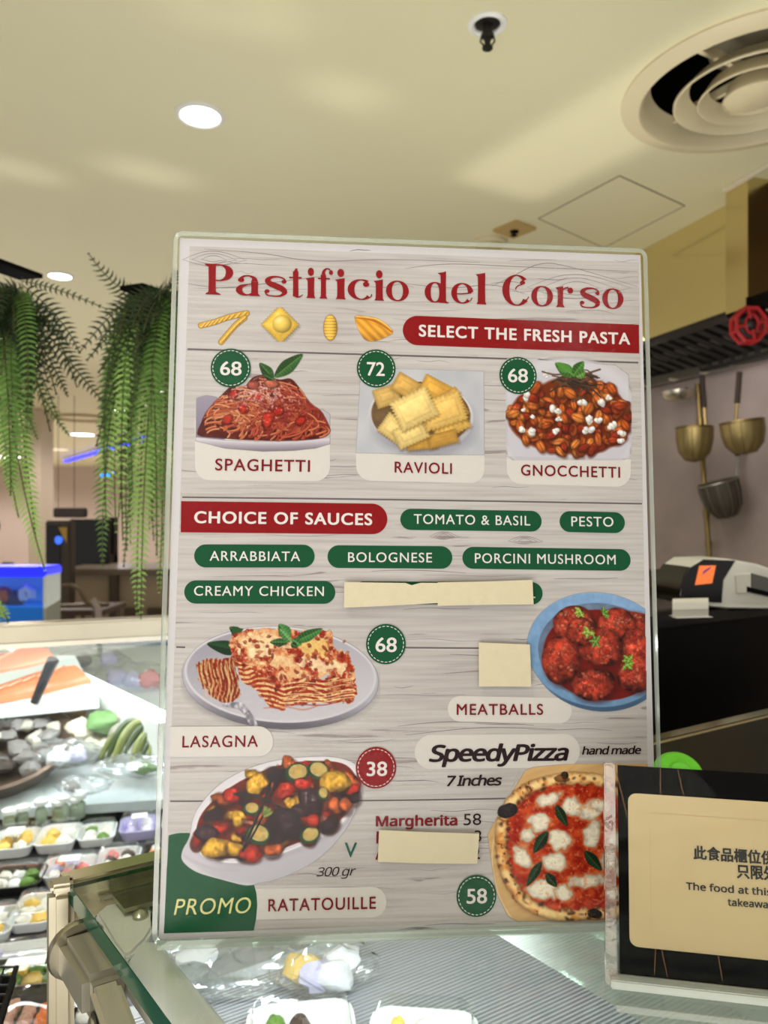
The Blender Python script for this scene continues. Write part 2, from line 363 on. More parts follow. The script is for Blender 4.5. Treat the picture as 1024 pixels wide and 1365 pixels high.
g.v = [v_+Vector((0, 0, CEIL-cz0-.016)) for v_ in g.v]
g.build('ceiling_collar', mat('white_sealant', (225, 214, 190), .5), col_)
MB().slab([a+u1*.005, a+u1*(W1-.005), a+u1*(W1-.005)+u2*(W2*.8), a+u1*.005+u2*(W2*.8)], (0, 0, -.012)).build('duct_bottom', DARK, col_)
# red cage fan lamp under the column
RED = mat('red_plastic', (176, 22, 30), .35, 0, .05)
c = P(998, 434, 2.36); t = thing('red_cage_light', 'red octagonal plastic cage with dark centre hanging under the duct column', 'light', c)
g = MB(); fx = Vector((1, 0, 0)); fz = Vector((0, 0, 1)); fy = Vector((0, 1, 0))
for dy in (-.018, .018):
    pts = [c+fx*math.cos(k*math.pi/4+.39)*.050+fz*math.sin(k*math.pi/4+.39)*.056+fy*dy for k in range(8)]
    g.tube(pts, .007, 8, closed=True)
for k in range(8):
    p = c+fx*math.cos(k*math.pi/4+.39)*.050+fz*math.sin(k*math.pi/4+.39)*.056; g.tube([p-fy*.018, p+fy*.018], .006, 6)
g.build('cage_frame', RED, t)
for k in range(4):
    d = fx*math.cos(k*math.pi/2+.2)+fz*math.sin(k*math.pi/2+.2); MB().tube([c-fy*.02+d*.018, c-fy*.02+d*.049], .005, 6).build('spoke', RED, t)
MB().tube([c-fy*.021+Vector((math.cos(q)*.02, 0, math.sin(q)*.03)) for q in [k*math.pi/6 for k in range(12)]], .004, 6, closed=True).build('inner_ring', RED, t)
MB().blob(c, (.024, .02, .024), 3, .02).build('lamp_bulb', mat('dark_bulb', (52, 44, 46), .15), t)
MB().tube([c+fz*.056, c+fz*.09], .008, 8).build('hanger', DARK, t)
# rail with hanging strainers
r0, r1 = P(845, 521, 3.90), P(1060, 473, 3.12)
rail = thing('utensil_rail', 'steel strip rail fixed to the kitchen wall under the hood', 'rail', (r0+r1)/2)
rdv = (r1-r0).normalized(); rnv = Vector((-rdv.y, rdv.x, 0)); rnv = -rnv if rnv.x > 0 else rnv
MB().slab([r0, r1, r1+rnv*.018, r0+rnv*.018], (0, 0, .045)).build('rail_bar', STEEL, rail)
for k in range(5):
    p = r0.lerp(r1, .1+.2*k); MB().slab([p+rnv*.018-rdv*.006, p+rnv*.018+rdv*.006, p+rnv*.05+rdv*.006, p+rnv*.05-rdv*.006], (0, 0, .012)).build('hook', DSTEEL, rail)
BRASS = mat('yellowed_steel', (138, 120, 78), .3, 1, .1, 20)
WOODH = mat('dark_handle', (40, 28, 22), .6, spec=.2)
MESH = mat('strainer_mesh', (150, 134, 88), .4, .8, .1, 30, alpha=.72)
MESHD = mat('dark_strainer_mesh', (92, 88, 78), .5, .6, .1, 30, alpha=.6)
def strainer(label, cx, ty, rpx, hpx, d, hx, hy, mesh, tilt=0, rim=BRASS, flat=1):
    r = rpx/F*d; h = hpx/F*d; c = P(cx, ty, d); t = thing('hanging_strainer', label, 'strainer', c, group='noodle strainers on the rail')
    R = Matrix.Rotation(math.radians(tilt), 3, 'Y')
    MB().lathe([(r, 0), (r*.99, -h*.35), (r*.86, -h*.7), (r*.5, -h*.95), (0, -h), (0, -h*.97), (r*.48, -h*.92), (r*.83, -h*.68), (r*.96, -h*.34), (r*.97, 0)], c, 24, R).build('basket', mesh, t)
    MB().tube([c+R @ Vector((r*math.cos(a), r*math.sin(a), 0)) for a in [k*math.pi/10 for k in range(20)]], .0045, 8, closed=True).build('rim', rim, t)
    top = P(hx, hy, d); st = c+R @ Vector((r*(1 if hx >= cx else -1)*min(1, abs(hx-cx)/rpx+.2), 0, 0))
    mid = st.lerp(top, .38)
    MB().tube([st, mid], .006, 8).build('handle_wire', rim, t)
    MB().tube([mid, top], .012, 8).build('handle_grip', WOODH, t)
    g = MB(); ns = 12
    for k in range(ns):
        a = 2*math.pi*k/ns; g.tube([c+R @ Vector((q*math.cos(a)*1.01, q*math.sin(a)*1.01, z)) for q, z in ((r, 0), (r*.99, -h*.35), (r*.86, -h*.7), (r*.5, -h*.95), (0, -h))], .0016, 4)
    g.build('basket_wires', rim, t); return t
strainer('deep strainer basket hanging second on the rail beside the brass coloured rod', 926, 570, 23, 46, 3.3, 936, 500, MESH)
strainer('deep strainer basket with dark grip hanging at the right edge of the rail', 989, 562, 27, 44, 3.05, 986, 496, MESH, -7)
strainer('dark mesh strainer hanging lowest, tilted, below the other two', 957, 643, 26, 50, 3.35, 985, 562, MESHD, -16, DSTEEL)
c = P(904, 522, 3.55); t = thing('shallow_steel_bowl', 'shallow steel bowl hanging from the left end of the utensil rail', 'bowl', c)
MB().lathe([(.075, 0), (.07, -.025), (.05, -.045), (0, -.05), (0, -.046), (.047, -.041), (.066, -.022), (.071, 0)], c, 24).build('bowl_body', STEEL, t)
MB().tube([c+Vector((.06, .02, 0)), c+Vector((.06, .05, .03))], .004, 6).build('hanging_loop', STEEL, t)
t = thing('brass_rod', 'long brass coloured rod leaning against the kitchen wall behind the strainers', 'rod', P(947, 790, 3.5))
MB().tube([P(930, 512, 3.55), P(936, 600, 3.52), P(949, 790, 3.45)], .012, 10).build('rod_shaft', BRASS, t)
for y_ in (562, 684, 725): MB().tube([P(930+(y_-512)*.067, y_-4, 3.53), P(930.5+(y_-512)*.067, y_+4, 3.53)], .016, 10).build('rod_collar', BRASS, t)
# black cabinet with card terminal
pA, pB = P(870, 821, 1.14), P(1060, 801, 1.14*(821-682.5)/(801-682.5))
pB.z = pA.z; bd = (pB-pA).normalized(); bn = Vector((-bd.y, bd.x, 0)); p0 = pA-bd*.10; p1 = pB+bd*.3
cab = thing('black_cabinet', 'glossy black counter cabinet behind the menu sign with a flat top', 'cabinet', ((p0+p1)/2).to_2d().to_3d())
dn = Vector((0, 0, p0.z))
q = [Vector((v_.x, v_.y, 0)) for v_ in (p0, p1, p1+bn*.3, p0+bn*.3)]
MB().slab(q, (0, 0, p0.z-.02)).build('cabinet_body', mat('gloss_black_panel', (6, 6, 7), .4, 0, .1, 5, spec=.15), cab, bevel=.002)
q2 = [Vector((v_.x, v_.y, p0.z-.0195)) for v_ in (p0-bn*.006, p1-bn*.006, p1+bn*.31, p0+bn*.31)]
MB().slab(q2, (0, 0, .0195)).build('cabinet_top', mat('gloss_black_top', (20, 20, 22), .18, 0, .1, 5, spec=.5), cab, bevel=.001)
q3 = [v_+bn*.31 for v_ in (p0, p1)]; q3 = [Vector((v_.x, v_.y, p0.z)) for v_ in (q3[0], q3[1], q3[1]+bn*.02, q3[0]+bn*.02)]
MB().slab(q3, (0, 0, .035)).build('rear_upstand', mat('bronze_edge', (120, 104, 74), .35, .8), cab)
# card terminal: side profile lofted across its width
ct = thing('card_terminal', 'white payment card terminal with black front and orange screen on the black cabinet', 'card terminal', P(950, 810, 1.2))
tz = p0.z
to = P(909, 812, 1.2); to.z = tz+.012
tu = Vector((.985, .17, 0)).normalized(); tv = Vector((-tu.y, tu.x, 0))
prof = [(0, .0), (-.003, .012), (.001, .032), (.014, .047), (.030, .056), (.075, .057), (.12, .05), (.16, .038), (.20, .02), (.22, .004), (.2, -.006), (.14, -.01), (.07, -.008), (.03, -.004)]
def tp(u, z, w): return to+tu*u*1.12+tv*w+Vector((0, 0, z*1.25))
g = MB(); N = len(prof); ws = [(-.004, .93), (0, 1), (.078, 1), (.082, .93)]
vs_ = []
for w, k in ws: vs_ += [tp(.1+(u-.1)*k, .02+(z-.02)*k, w) for u, z in prof]
fs_ = [[j*N+i, j*N+(i+1) % N, (j+1)*N+(i+1) % N, (j+1)*N+i] for j in range(3) for i in range(N)]+[list(range(N))[::-1], [3*N+i for i in range(N)]]
g.add(vs_, fs_).build('terminal_shell', WHITE, ct)
g = MB(); vs_ = [tp(u-.0016, z, w) for w in (-.001, .079) for u, z in prof[:4]]
g.add(vs_+[v_+tu*.0012 for v_ in vs_], [[i, i+1, 5+i, 4+i] for i in range(3)]+[[8+i, 9+i, 13+i, 12+i] for i in range(3)]+[[0, 4, 12, 8], [3, 7, 15, 11]]).build('nose_face', mat('gloss_black_plastic', (8, 8, 9), .12), ct)
# glossy black nose with display strips
MB().slab([tp(-.004, .004, -.006), tp(.060, .0, -.006), tp(.063, .030, -.006), tp(.082, .055, -.006), tp(.032, .057, -.006), tp(.012, .047, -.006), tp(-.003, .030, -.006)], tv*.002).build('black_fascia', mat('gloss_black_plastic', (8, 8, 9), .12), ct)
MB().slab([tp(.017, .024, -.0065), tp(.044, .026, -.0065), tp(.050, .049, -.0065), (tp(.024, .049, -.0065))], tv*-.001).build('screen', mat('orange_screen', (235, 120, 60), .3, emit=.7), ct, label='lit orange screen')
MB().slab([tp(.028, .037, -.0078), tp(.040, .045, -.0078), tp(.042, .048, -.0078), tp(.030, .042, -.0078)], tv*-.0006).build('screen_logo', mat('purple_mark', (120, 60, 140), .4, emit=.3), ct)
MB().slab([tp(.084, .012, -.0065), tp(.107, .012, -.0065), tp(.107, .038, -.0065), tp(.082, .036, -.0065)], tv*.006).build('side_button', mat('pale_plastic', (222, 220, 214), .3), ct, bevel=.001)
MB().slab([tp(.109, .012, -.0065), tp(.16, .002, -.0065), tp(.17, .014, -.0065), tp(.135, .032, -.0065), tp(.109, .038, -.0065)], tv*.006).build('smoked_panel', mat('smoked_plastic', (92, 92, 90), .15), ct)
MB().slab([tp(.10, .014, -.0075), tp(.145, .006, -.0075), tp(.15, .010, -.0075), tp(.10, .021, -.0075)], tv*.002).build('card_slot', DARK, ct)
MB().slab([tp(.03, -.012, .01), tp(.19, -.012, .01), tp(.19, -.012, .07), tp(.03, -.012, .07)], (0, 0, .008)).build('rubber_foot', DARK, ct)
# receipt slips
PAPER = mat('white_paper', (238, 236, 232), .7, 0, .02)
rc = thing('receipt_slip', 'curled white paper receipt lying under the card terminal nose', 'receipt', P(915, 812, 1.16))
g = MB(); rp = [(0, 0), (.0, .012), (.004, .022), (.03, .026), (.06, .020), (.085, .008), (.11, .0015)]
o_ = P(897, 818, 1.13); o_.z = tz+.0008
vs_ = [o_+tv*(u*.55-.012)+tu*(w+u*.35)+Vector((0, 0, z)) for w in (-.008, .052) for u, z in rp]; n_ = len(rp)
g.add(vs_, [[i, i+1, n_+i+1, n_+i] for i in range(n_-1)])
g.add([v_+Vector((0, 0, .0004)) for v_ in vs_], [[i, i+1, n_+i+1, n_+i] for i in range(n_-1)]).build('curled_paper', PAPER, rc)
g = MB().slab([o_-tv*.020-tu*.006, o_-tv*.020+tu*.054, o_+tu*.056+tv*.01, o_+tv*.01], (0, 0, .0005)); g.build('flat_paper', PAPER, rc)
# ================================================================ MENU SIGN (A3 sheet standing on the glass)
r1 = Vector((.9974, .072, -.011)).normalized(); r2 = Vector((.014, .088, 1.002)); r2 = (r2-r1*r2.dot(r1)).normalized(); r3 = r1.cross(r2)
o0 = Vector((-.130, .427, CZ-.2468)); MW = Matrix(((r1.x, r2.x, r3.x, o0.x), (r1.y, r2.y, r3.y, o0.y), (r1.z, r2.z, r3.z, o0.z), (0, 0, 0, 1)))
menu = thing('menu_sign', 'tall printed pasta menu sheet in a clear sleeve standing on the glass counter', 'sign', mw=MW)
def Sv(px, py):                           # photograph measurement -> millimetre-true position on the sheet (x right, y up)
    px, py = np.asarray(px, float), np.asarray(py, float)
    dx, dy, dz = (px-512)/F, 1.0, -(py-682.5)/F
    n_ = r3; h = Vector((0, 0, CZ)); k = (o0-h).dot(n_)/(dx*n_.x+dy*n_.y+dz*n_.z)
    X, Y, Z = dx*k-o0.x, k*dy-o0.y, dz*k+CZ-o0.z
    return X*r1.x+Y*r1.y+Z*r1.z, X*r2.x+Y*r2.y+Z*r2.z
def S(px, py, z=0):
    a, b = Sv(px, py); return Vector((float(a), float(b), z))
GV = (.90, .915, .95)          # paper brightness against the room's warm light
def ink(name, rgb, rough=.5):
    c = [min(1, x*g_) for x, g_ in zip(lin(rgb), GV)]; s_ = [255*(1.055*x**(1/2.4)-.055 if x > .0031 else x*12.92) for x in c]
    return mat(name, s_, rough, 0, .03, 300, spec=.12)
def flat(name, pts, z, m, parent=menu, label=None, th=None):
    g = MB(); n_ = len(pts); g.add([Vector((p.x, p.y, z)) for p in pts], [list(range(n_))]); o = g.build(name, m, parent, False, label=label, world=False); return o
def paper_shader():                       # whitewashed timber print: grain only, flat print
    m = bpy.data.materials.new('whitewashed_wood_print'); m.use_nodes = True; nt = m.node_tree; b = nt.nodes['Principled BSDF']; b.inputs['Roughness'].default_value = .45; b.inputs['Specular IOR Level'].default_value = .12
    tc = nt.nodes.new('ShaderNodeTexCoord'); L = nt.links.new
    def noise(sx, sy, det, dist=0):
        mp = nt.nodes.new('ShaderNodeMapping'); mp.inputs['Scale'].default_value = (sx, sy, 1); L(tc.outputs['Object'], mp.inputs[0])
        n_ = nt.nodes.new('ShaderNodeTexNoise'); n_.inputs['Scale'].default_value = 1; n_.inputs['Detail'].default_value = det; n_.inputs['Distortion'].default_value = dist
        L(mp.outputs[0], n_.inputs['Vector']); return n_
    def ramp(src, stops):
        r = nt.nodes.new('ShaderNodeValToRGB'); L(src, r.inputs[0]); e = r.color_ramp.elements
        while len(e) < len(stops): e.new(.5)
        for k, (p_, c_) in enumerate(stops): e[k].position = p_; e[k].color = tuple(c_)+(1,)
        return r
    def q(c): return tuple(min(1, x*g_) for x, g_ in zip(lin(c), GV))
    a = noise(14, 420, 5, .4); ra_ = ramp(a.outputs['Fac'], [(.25, q((176, 167, 165))), (.42, q((188, 180, 178))), (.56, q((196, 189, 187))), (.75, q((204, 198, 196)))])
    w = noise(9, 150, 6, 1.2); rw = ramp(w.outputs['Fac'], [(.32, (.62, .56, .57)), (.355, (.99, .98, .98)), (.5, (1, 1, 1))])
    c_ = noise(7, 9, 2); rc_ = ramp(c_.outputs['Fac'], [(.35, (.93, .915, .915)), (.6, (1, 1, 1))])
    def mulc(x, y):
        k = nt.nodes.new('ShaderNodeMix'); k.data_type = 'RGBA'; k.blend_type = 'MULTIPLY'; k.inputs[0].default_value = 1; L(x, k.inputs[6]); L(y, k.inputs[7]); return k.outputs[2]
    L(mulc(mulc(ra_.outputs[0], rw.outputs[0]), rc_.outputs[0]), b.inputs['Base Color']); return m
WOOD = paper_shader(); PW = ink('sheet_white', (206, 200, 204))
SW, SH_ = .297, .42
MB().add([Vector((0, 0, -.0008)), Vector((SW, 0, -.0008)), Vector((SW, SH_, -.0008)), Vector((0, SH_, -.0008)), Vector((0, 0, 0)), Vector((SW, 0, 0)), Vector((SW, SH_, 0)), Vector((0, SH_, 0))],
         [[0, 1, 2, 3], [4, 5, 6, 7], [0, 1, 5, 4], [1, 2, 6, 5], [2, 3, 7, 6], [3, 0, 4, 7]]).build('menu_sheet', PW, menu, False, world=False)
flat('wood_print', [S(253, 328), S(851.5, 350), S(867, 1223), S(218.5, 1244)], .00008, WOOD)
CRK = ink('print_crack', (104, 94, 98))
def crack(pts, w):
    P_ = spl([(a, b) for a, b in pts], 6) if len(pts) > 2 else [np.array(p) for p in pts]
    g = MB(); a = []; b = []; n_ = len(P_)
    for i, p in enumerate(P_):
        t = P_[min(i+1, n_-1)]-P_[max(i-1, 0)]; t = t/(np.hypot(*t)+1e-9); k = w*(.35+.65*math.sin(math.pi*(i+.5)/n_)) if w < 1.8 else w
        a.append(S(p[0]-t[1]*k*.5, p[1]+t[0]*k*.5, .00012)); b.append(S(p[0]+t[1]*k*.5, p[1]-t[0]*k*.5, .00012))
    return a, b
def cracks(name, lst, m=CRK):
    g = MB()
    for pts, w in lst:
        a, b = crack(pts, w); n_ = len(a); g.add(a+b, [[i, i+1, n_+i+1, n_+i] for i in range(n_-1)])
    return g.build(name, m, menu, False, world=False)
for l in ([[(250, 465.5), (851, 483.5)], 2.4], [[(243, 662.8), (520, 666), (856, 671.5)], 2.2], [[(235, 862.5), (247, 862.8)], 2.4], [[(505, 863), (703, 864.5)], 2.2], [[(227, 1068), (500, 1067), (690, 1064)], 2.2]):
    cracks('plank_line', [l])
rq = random.Random(11); fine = []
for y0_, y1_, k in ((332, 462, 26), (470, 660, 34), (670, 860, 26), (870, 1062, 34), (1072, 1238, 20)):
    for i in range(k):
        x = rq.uniform(250, 820); y = rq.uniform(y0_+4, y1_-4); l = rq.uniform(20, 130); yy = y+(x-550)*.03*(1 if y < 700 else -.2)
        if x+l > 850: l = 850-x
        fine.append([[(x, yy), (x+l*.35, yy+rq.uniform(-2.5, 2.5)), (x+l*.7, yy+rq.uniform(-2, 2)), (x+l, yy+rq.uniform(-3, 3))], rq.choice((.5, .6, .8, 1.0))])
for cx_, cy_, rx_, ry_ in ((770, 382, 42, 16), (285, 345, 26, 10), (560, 1240, 20, 4), (700, 720, 14, 5), (592, 714, 12, 5)):
    for q_ in (1, .7, .4):
        fine.append([[(cx_-rx_*q_*1.6, cy_+1), (cx_-rx_*q_*.7, cy_-ry_*q_*.8), (cx_, cy_-ry_*q_), (cx_+rx_*q_*.7, cy_-ry_*q_*.7), (cx_+rx_*q_*1.7, cy_+2)], .9])
        fine.append([[(cx_-rx_*q_*1.6, cy_+1), (cx_-rx_*q_*.7, cy_+ry_*q_*.8), (cx_, cy_+ry_*q_), (cx_+rx_*q_*.7, cy_+ry_*q_*.7), (cx_+rx_*q_*1.7, cy_+2)], .9])
for pts in ([(272, 332), (350, 338), (420, 348), (520, 346), (640, 350)], [(250, 378), (300, 384), (370, 376), (430, 368)], [(540, 378), (600, 384), (656, 380), (700, 392)], [(655, 382), (680, 370), (720, 352), (760, 356), (850, 382)], [(540, 358), (600, 352), (700, 356), (850, 362)],
            [(600, 872), (660, 876), (700, 888)], [(540, 980), (640, 970), (740, 972)], [(530, 968), (600, 962), (700, 966)]):
    fine.append([pts, 1.1])
cracks('wood_cracks', fine, ink('print_crack_soft', (138, 126, 130)))['kind'] = 'stuff'
# ---- vector shapes
RED_ = ink('print_red', (136, 8, 16)); GR_ = ink('print_green', (14, 78, 46)); LAB = ink('print_label_white', (212, 204, 200)); DR = ink('print_dark_red', (122, 14, 26)); LT = ink('print_light', (226, 218, 216))
NK = ink('print_black', (40, 20, 26)); TEAL = ink('print_teal', (30, 92, 74)); PY = ink('print_pale_yellow', (222, 214, 146))
def pill(name, x0, x1, t0, t1, b0_, b1_, m, z, lflat=False, rflat=False, label=None):
    # t0,t1 = top edge y at x0,x1; b0,b1 bottom edge
    a, b, c, d = S(x0, t0), S(x1, t1), S(x1, b1_), S(x0, b0_); h = ((a-d).length+(b-c).length)/2; r = h/2; w = ((b-a).length+(c-d).length)/2
    ex = ((b-a)+(c-d)).normalized(); ey = ((a-d)+(b-c)).normalized(); o = (a+b+c+d)/4; pts = []
    for sx, sy, s0 in ((1, 1, 90), (1, -1, 0), (-1, -1, -90), (-1, 1, 180)):
        fl = lflat if sx < 0 else rflat
        if fl: pts.append(o+ex*sx*w/2+ey*sy*h/2); continue
        for k in range(13):
            an = math.radians(s0-90*k/12); pts.append(o+ex*(sx*(w/2-r)+r*math.cos(an))+ey*(sy*(h/2-r)+r*math.sin(an)))
    return flat(name, pts, z, m, label=label)
FONTS = {}
def getfont(fn):
    if fn not in FONTS:
        try: FONTS[fn] = bpy.data.fonts.load(os.path.join(bpy.utils.system_resource('DATAFILES'), 'fonts', fn))   # typefaces that ship with Blender
        except Exception: FONTS[fn] = None
    return FONTS[fn]
def glyph_mesh(txt, off=0, font=True, shear=0, space=1.0):
    cu = bpy.data.curves.new('t', 'FONT'); cu.body = txt; cu.size = 1; cu.shear = shear; cu.space_character = space; cu.resolution_u = 6
    fn = None if txt.upper() == txt and ord(txt[0]) < 999 else ('NotoSansHebrew-Regular.woff2' if ord(txt[0]) < 999 else 'Noto Sans CJK Regular.woff2')
    if fn and getfont(fn): cu.font = getfont(fn)
    ob = bpy.data.objects.new('t', cu); sc.collection.objects.link(ob); bpy.context.view_layer.update()
    dg = bpy.context.evaluated_depsgraph_get(); me = ob.evaluated_get(dg).to_mesh()
    vs_ = [v_.co.copy() for v_ in me.vertices]; fs_ = [list(p.vertices) for p in me.polygons]; ob.evaluated_get(dg).to_mesh_clear()
    bpy.data.objects.remove(ob); bpy.data.curves.remove(cu); return vs_, fs_
def lettering(name, txt, x0, y0, x1, y1, cap, m, z, parent=menu, off=.012, shear=0, capref='H', space=1.0, SS=S, font=True, world=False):
    """baseline from (x0,y0) to (x1,y1) in photograph pixels, capital height cap pixels"""
    if txt.isupper() and len(txt) > 3: space = space*1.13
    vs_, fs_ = glyph_mesh(txt, off, font, shear, space); hv, _ = glyph_mesh(capref, off, font); H_ = max(v_.y for v_ in hv)-min(v_.y for v_ in hv)
    base = min(v_.y for v_ in hv) if capref == 'H' else 0
    mx0, mx1 = min(v_.x for v_ in vs_), max(v_.x for v_ in vs_)
    A, B_ = SS(x0, y0), SS(x1, y1); T = SS((x0+x1)/2, (y0+y1)/2-cap); M_ = (A+B_)/2; ex = (B_-A).normalized(); ey = Vector((-ex.y, ex.x, 0)); h = (T-M_).dot(ey)
    kx = (B_-A).length/(mx1-mx0); ky = h/H_; g = MB()
    sh_ = [(0, 0)] if off <= 0 else [(0, 0), (off, 0), (-off, 0), (0, off*.7), (0, -off*.7), (off*.7, off*.5), (-off*.7, off*.5), (off*.7, -off*.5), (-off*.7, -off*.5)]
    kx = (B_-A).length/(mx1-mx0+2*off*.9); mx0 -= off*.9            # bold: the same outline stepped round by the extra stroke width
    for k_, (ox, oy) in enumerate(sh_): g.add([Vector((A.x, A.y, z+k_*.00002))+ex*(v_.x+ox-mx0)*kx+ey*(v_.y+oy-base)*ky for v_ in vs_], fs_)
    return g.build(name, m, parent, False, world=world)
def pill_text(name, txt, px, tx, m, cap, bt=LT, label=None, off=.012, **k):
    o = pill(name, *px, m, .0003, label=label, **k)
    lt = lettering('lettering', txt, *tx, cap, bt, .00042, off=off); lt.parent = o; return o
# banners and sauce pills
pill_text('banner', 'SELECT THE FRESH PASTA', (537, 851.8, 420.5, 433, 459.5, 471.5), (558.3, 448.4, 839.9, 459.4), RED_, 14.8, rflat=True, off=.03, label='red banner reading SELECT THE FRESH PASTA')
pill_text('banner', 'CHOICE OF SAUCES', (241.3, 516.4, 668, 671.8, 709.7, 712.2), (259, 697, 496.2, 699.8), RED_, 15, lflat=True, off=.03, label='red banner reading CHOICE OF SAUCES')
for txt, px, tx in (('TOMATO & BASIL', (533.7, 722, 678.5, 681, 706, 709), (551.6, 698.1, 706.7, 700.5)), ('PESTO', (745.9, 832.9, 681, 683.3, 709, 710.8), (761.5, 701.3, 817.6, 702)),
                    ('ARRABBIATA', (259, 419.5, 725.7, 726.2, 756.3, 756.6), (279.7, 747.3, 400.2, 748)), ('BOLOGNESE', (436.7, 603, 726.7, 728.4, 757, 758.2), (464, 749, 575.9, 749.6)),
                    ('PORCINI MUSHROOM', (616.4, 840.5, 728.8, 732.3, 758, 761), (633, 750.3, 820.6, 752.3)), ('CREAMY CHICKEN', (245.8, 447, 773.8, 774.2, 804.4, 805), (258.8, 793.8, 431.8, 794.4)),
                    ('L', (470, 723.3, 775, 776, 805.2, 806), (706, 797, 713.5, 797.2))):
    pill_text('sauce_pill', txt, px, tx, GR_, 12.6, off=.008, label='green sauce pill reading '+txt if txt != 'L' else 'green sauce pill mostly hidden by tape')
# dish cards
def card(x0, x1, t, b0_, b1_, r):
    a, b, c, d = S(x0, t), S(x1, t), S(x1, b1_), S(x0, b0_); r = (S(x0+r, t)-a).length; pts = [a, b]; ex = (c-d).normalized(); ey = Vector((-ex.y, ex.x, 0))
    for k in range(10):
        an = math.radians(-90*k/9); pts.append(c-ex*r+ey*r+ex*r*math.cos(an)+ey*r*math.sin(an))
    for k in range(10):
        an = math.radians(-90-90*k/9); pts.append(d+ex*r+ey*r+ex*r*math.cos(an)+ey*r*math.sin(an))
    return flat('name_label', pts, .0002, LAB)
for cd_, tx in (((259.8, 439.9, 560, 640.3, 641.5, 20), ('SPAGHETTI', 287, 627, 413.2, 629, 15.2)), ((474.6, 646, 600, 640.5, 644.4, 20), ('RAVIOLI', 526, 629.8, 602.3, 631.8, 14)), ((675.5, 841, 606, 645, 649.5, 20), ('GNOCCHETTI', 694.4, 633.7, 826.5, 636.9, 14))):
    o = card(*cd_); lettering('lettering', *tx, DR, .00045, off=.014).parent = o
for px, tx, k in (((227, 364.4, 968.4, 967.8, 1008.5, 1008), ('LASAGNA', 243.2, 996, 344, 995, 15), dict(lflat=True)), ((597, 762, 927, 931, 962, 964), ('MEATBALLS', 608.7, 952.6, 723.8, 952.4, 14), {}), ((340, 515.4, 1184.5, 1181.8, 1225.6, 1222.3), ('RATATOUILLE', 357.7, 1214.2, 501, 1210.6, 15.8), dict(lflat=True))):
    o = pill('name_label', *px, LAB, .00022 if tx[0] != 'LASAGNA' else .0005, **k); lettering('lettering', *tx, DR, .0006, off=.012).parent = o
o = pill('name_label', 553, 773, 979.8, 978, 1025.3, 1023, LAB, .00022, label='white label reading SpeedyPizza')
lettering('lettering', 'SpeedyPizza', 571.5, 1014.8, 758.4, 1013, 25, NK, .00045, off=.03, shear=.2, space=.9).parent = o
for txt, x0, y0, x1, y1, cap, m_, of, sh_, sp in (('hand made', 775.7, 1005.5, 854.6, 1004.4, 12, NK, .02, .2, .9), ('7 Inches', 595.6, 1047.4, 669.4, 1046.2, 15.5, NK, .025, .2, .9),
      ('Margherita', 501, 1101, 609.6, 1099.6, 15.5, DR, .03, 0, 1), ('58', 617.9, 1099.8, 641.4, 1099.2, 15, NK, .0, 0, 1), ('3', 632.5, 1121.8, 641.8, 1121.6, 15, NK, .0, 0, 1), ('2', 630.5, 1144.8, 640, 1144.6, 15, NK, 0, 0, 1),
      ('P', 501.5, 1123.5, 511, 1123.5, 15, DR, .03, 0, 1), ('A', 500.5, 1145.2, 513, 1145, 15, DR, .03, 0, 1), ('V', 459, 1142, 475.6, 1142, 19, TEAL, .01, 0, 1), ('300 gr', 421.8, 1168, 474.6, 1166.5, 14, NK, .0, .25, .9)):
    lettering('lettering', txt, x0, y0, x1, y1, cap, m_, .00045, off=of, shear=sh_, space=sp)
# green promo patch
pts = [(225, 1113.5), (236, 1110.5), (250, 1110), (330, 1130), (350, 1165), (338, 1177), (342, 1190), (343.2, 1206), (341.5, 1225), (338.3, 1240.2), (218.5, 1244)]
o = flat('promo_patch', [S(*p) for p in pts], .00024, GR_, label='dark green patch with pale yellow PROMO'); lettering('lettering', 'PROMO', 232, 1219, 334.6, 1216.5, 21, PY, .0006, off=0, shear=.2, space=.96).parent = o
# price badges
def badge(cx, cy, r, txt, tx, m, lab):
    pts = []; q_ = S(cx, cy); rr = ((S(cx+r, cy)-q_).length+(S(cx, cy+r)-q_).length)/2; n_ = 48
    o = flat('price_badge', [q_+Vector((rr*math.cos(2*math.pi*k/n_), rr*math.sin(2*math.pi*k/n_), 0)) for k in range(n_)], .0007, m, label=lab)
    lettering('digits', txt, *tx, LT, .0009, off=.016).parent = o
    g = MB()
    for k in range(27):
        a0_, a1_ = 2*math.pi*k/27, 2*math.pi*(k+.62)/27
        g.add([q_+Vector((rr*f*math.cos(a), rr*f*math.sin(a), .0009)) for a, f in ((a0_, .875), (a1_, .875), (a1_, .91), (a0_, .91))], [[0, 1, 2, 3]])
    g.build('stitching', LT, o, False, world=False)
for a in ((307.9, 490.9, 26.3, '68', (293.6, 500.2, 322.2, 500.9, 17.8), GR_, 'green price badge reading 68 by the spaghetti'), (501.5, 491.6, 25.6, '72', (489, 501, 512.8, 501.6, 17.6), GR_, 'green price badge reading 72 by the ravioli'),
          (690.4, 500.9, 24.8, '68', (677, 509.6, 703.4, 510.2, 17.5), GR_, 'green price badge reading 68 by the gnocchetti'), (514.4, 858.5, 26.6, '68', (500.5, 868.4, 528.7, 868.7, 18.6), GR_, 'green price badge reading 68 by the lasagna'),
          (501.2, 1023, 27.3, '38', (488.9, 1033.7, 516, 1033.4, 18.4), RED_, 'dark red price badge reading 38'), (635, 1193.6, 27.3, '58', (621.8, 1203.4, 648.9, 1202.8, 19), GR_, 'green price badge reading 58 by the pizza')): badge(*a)
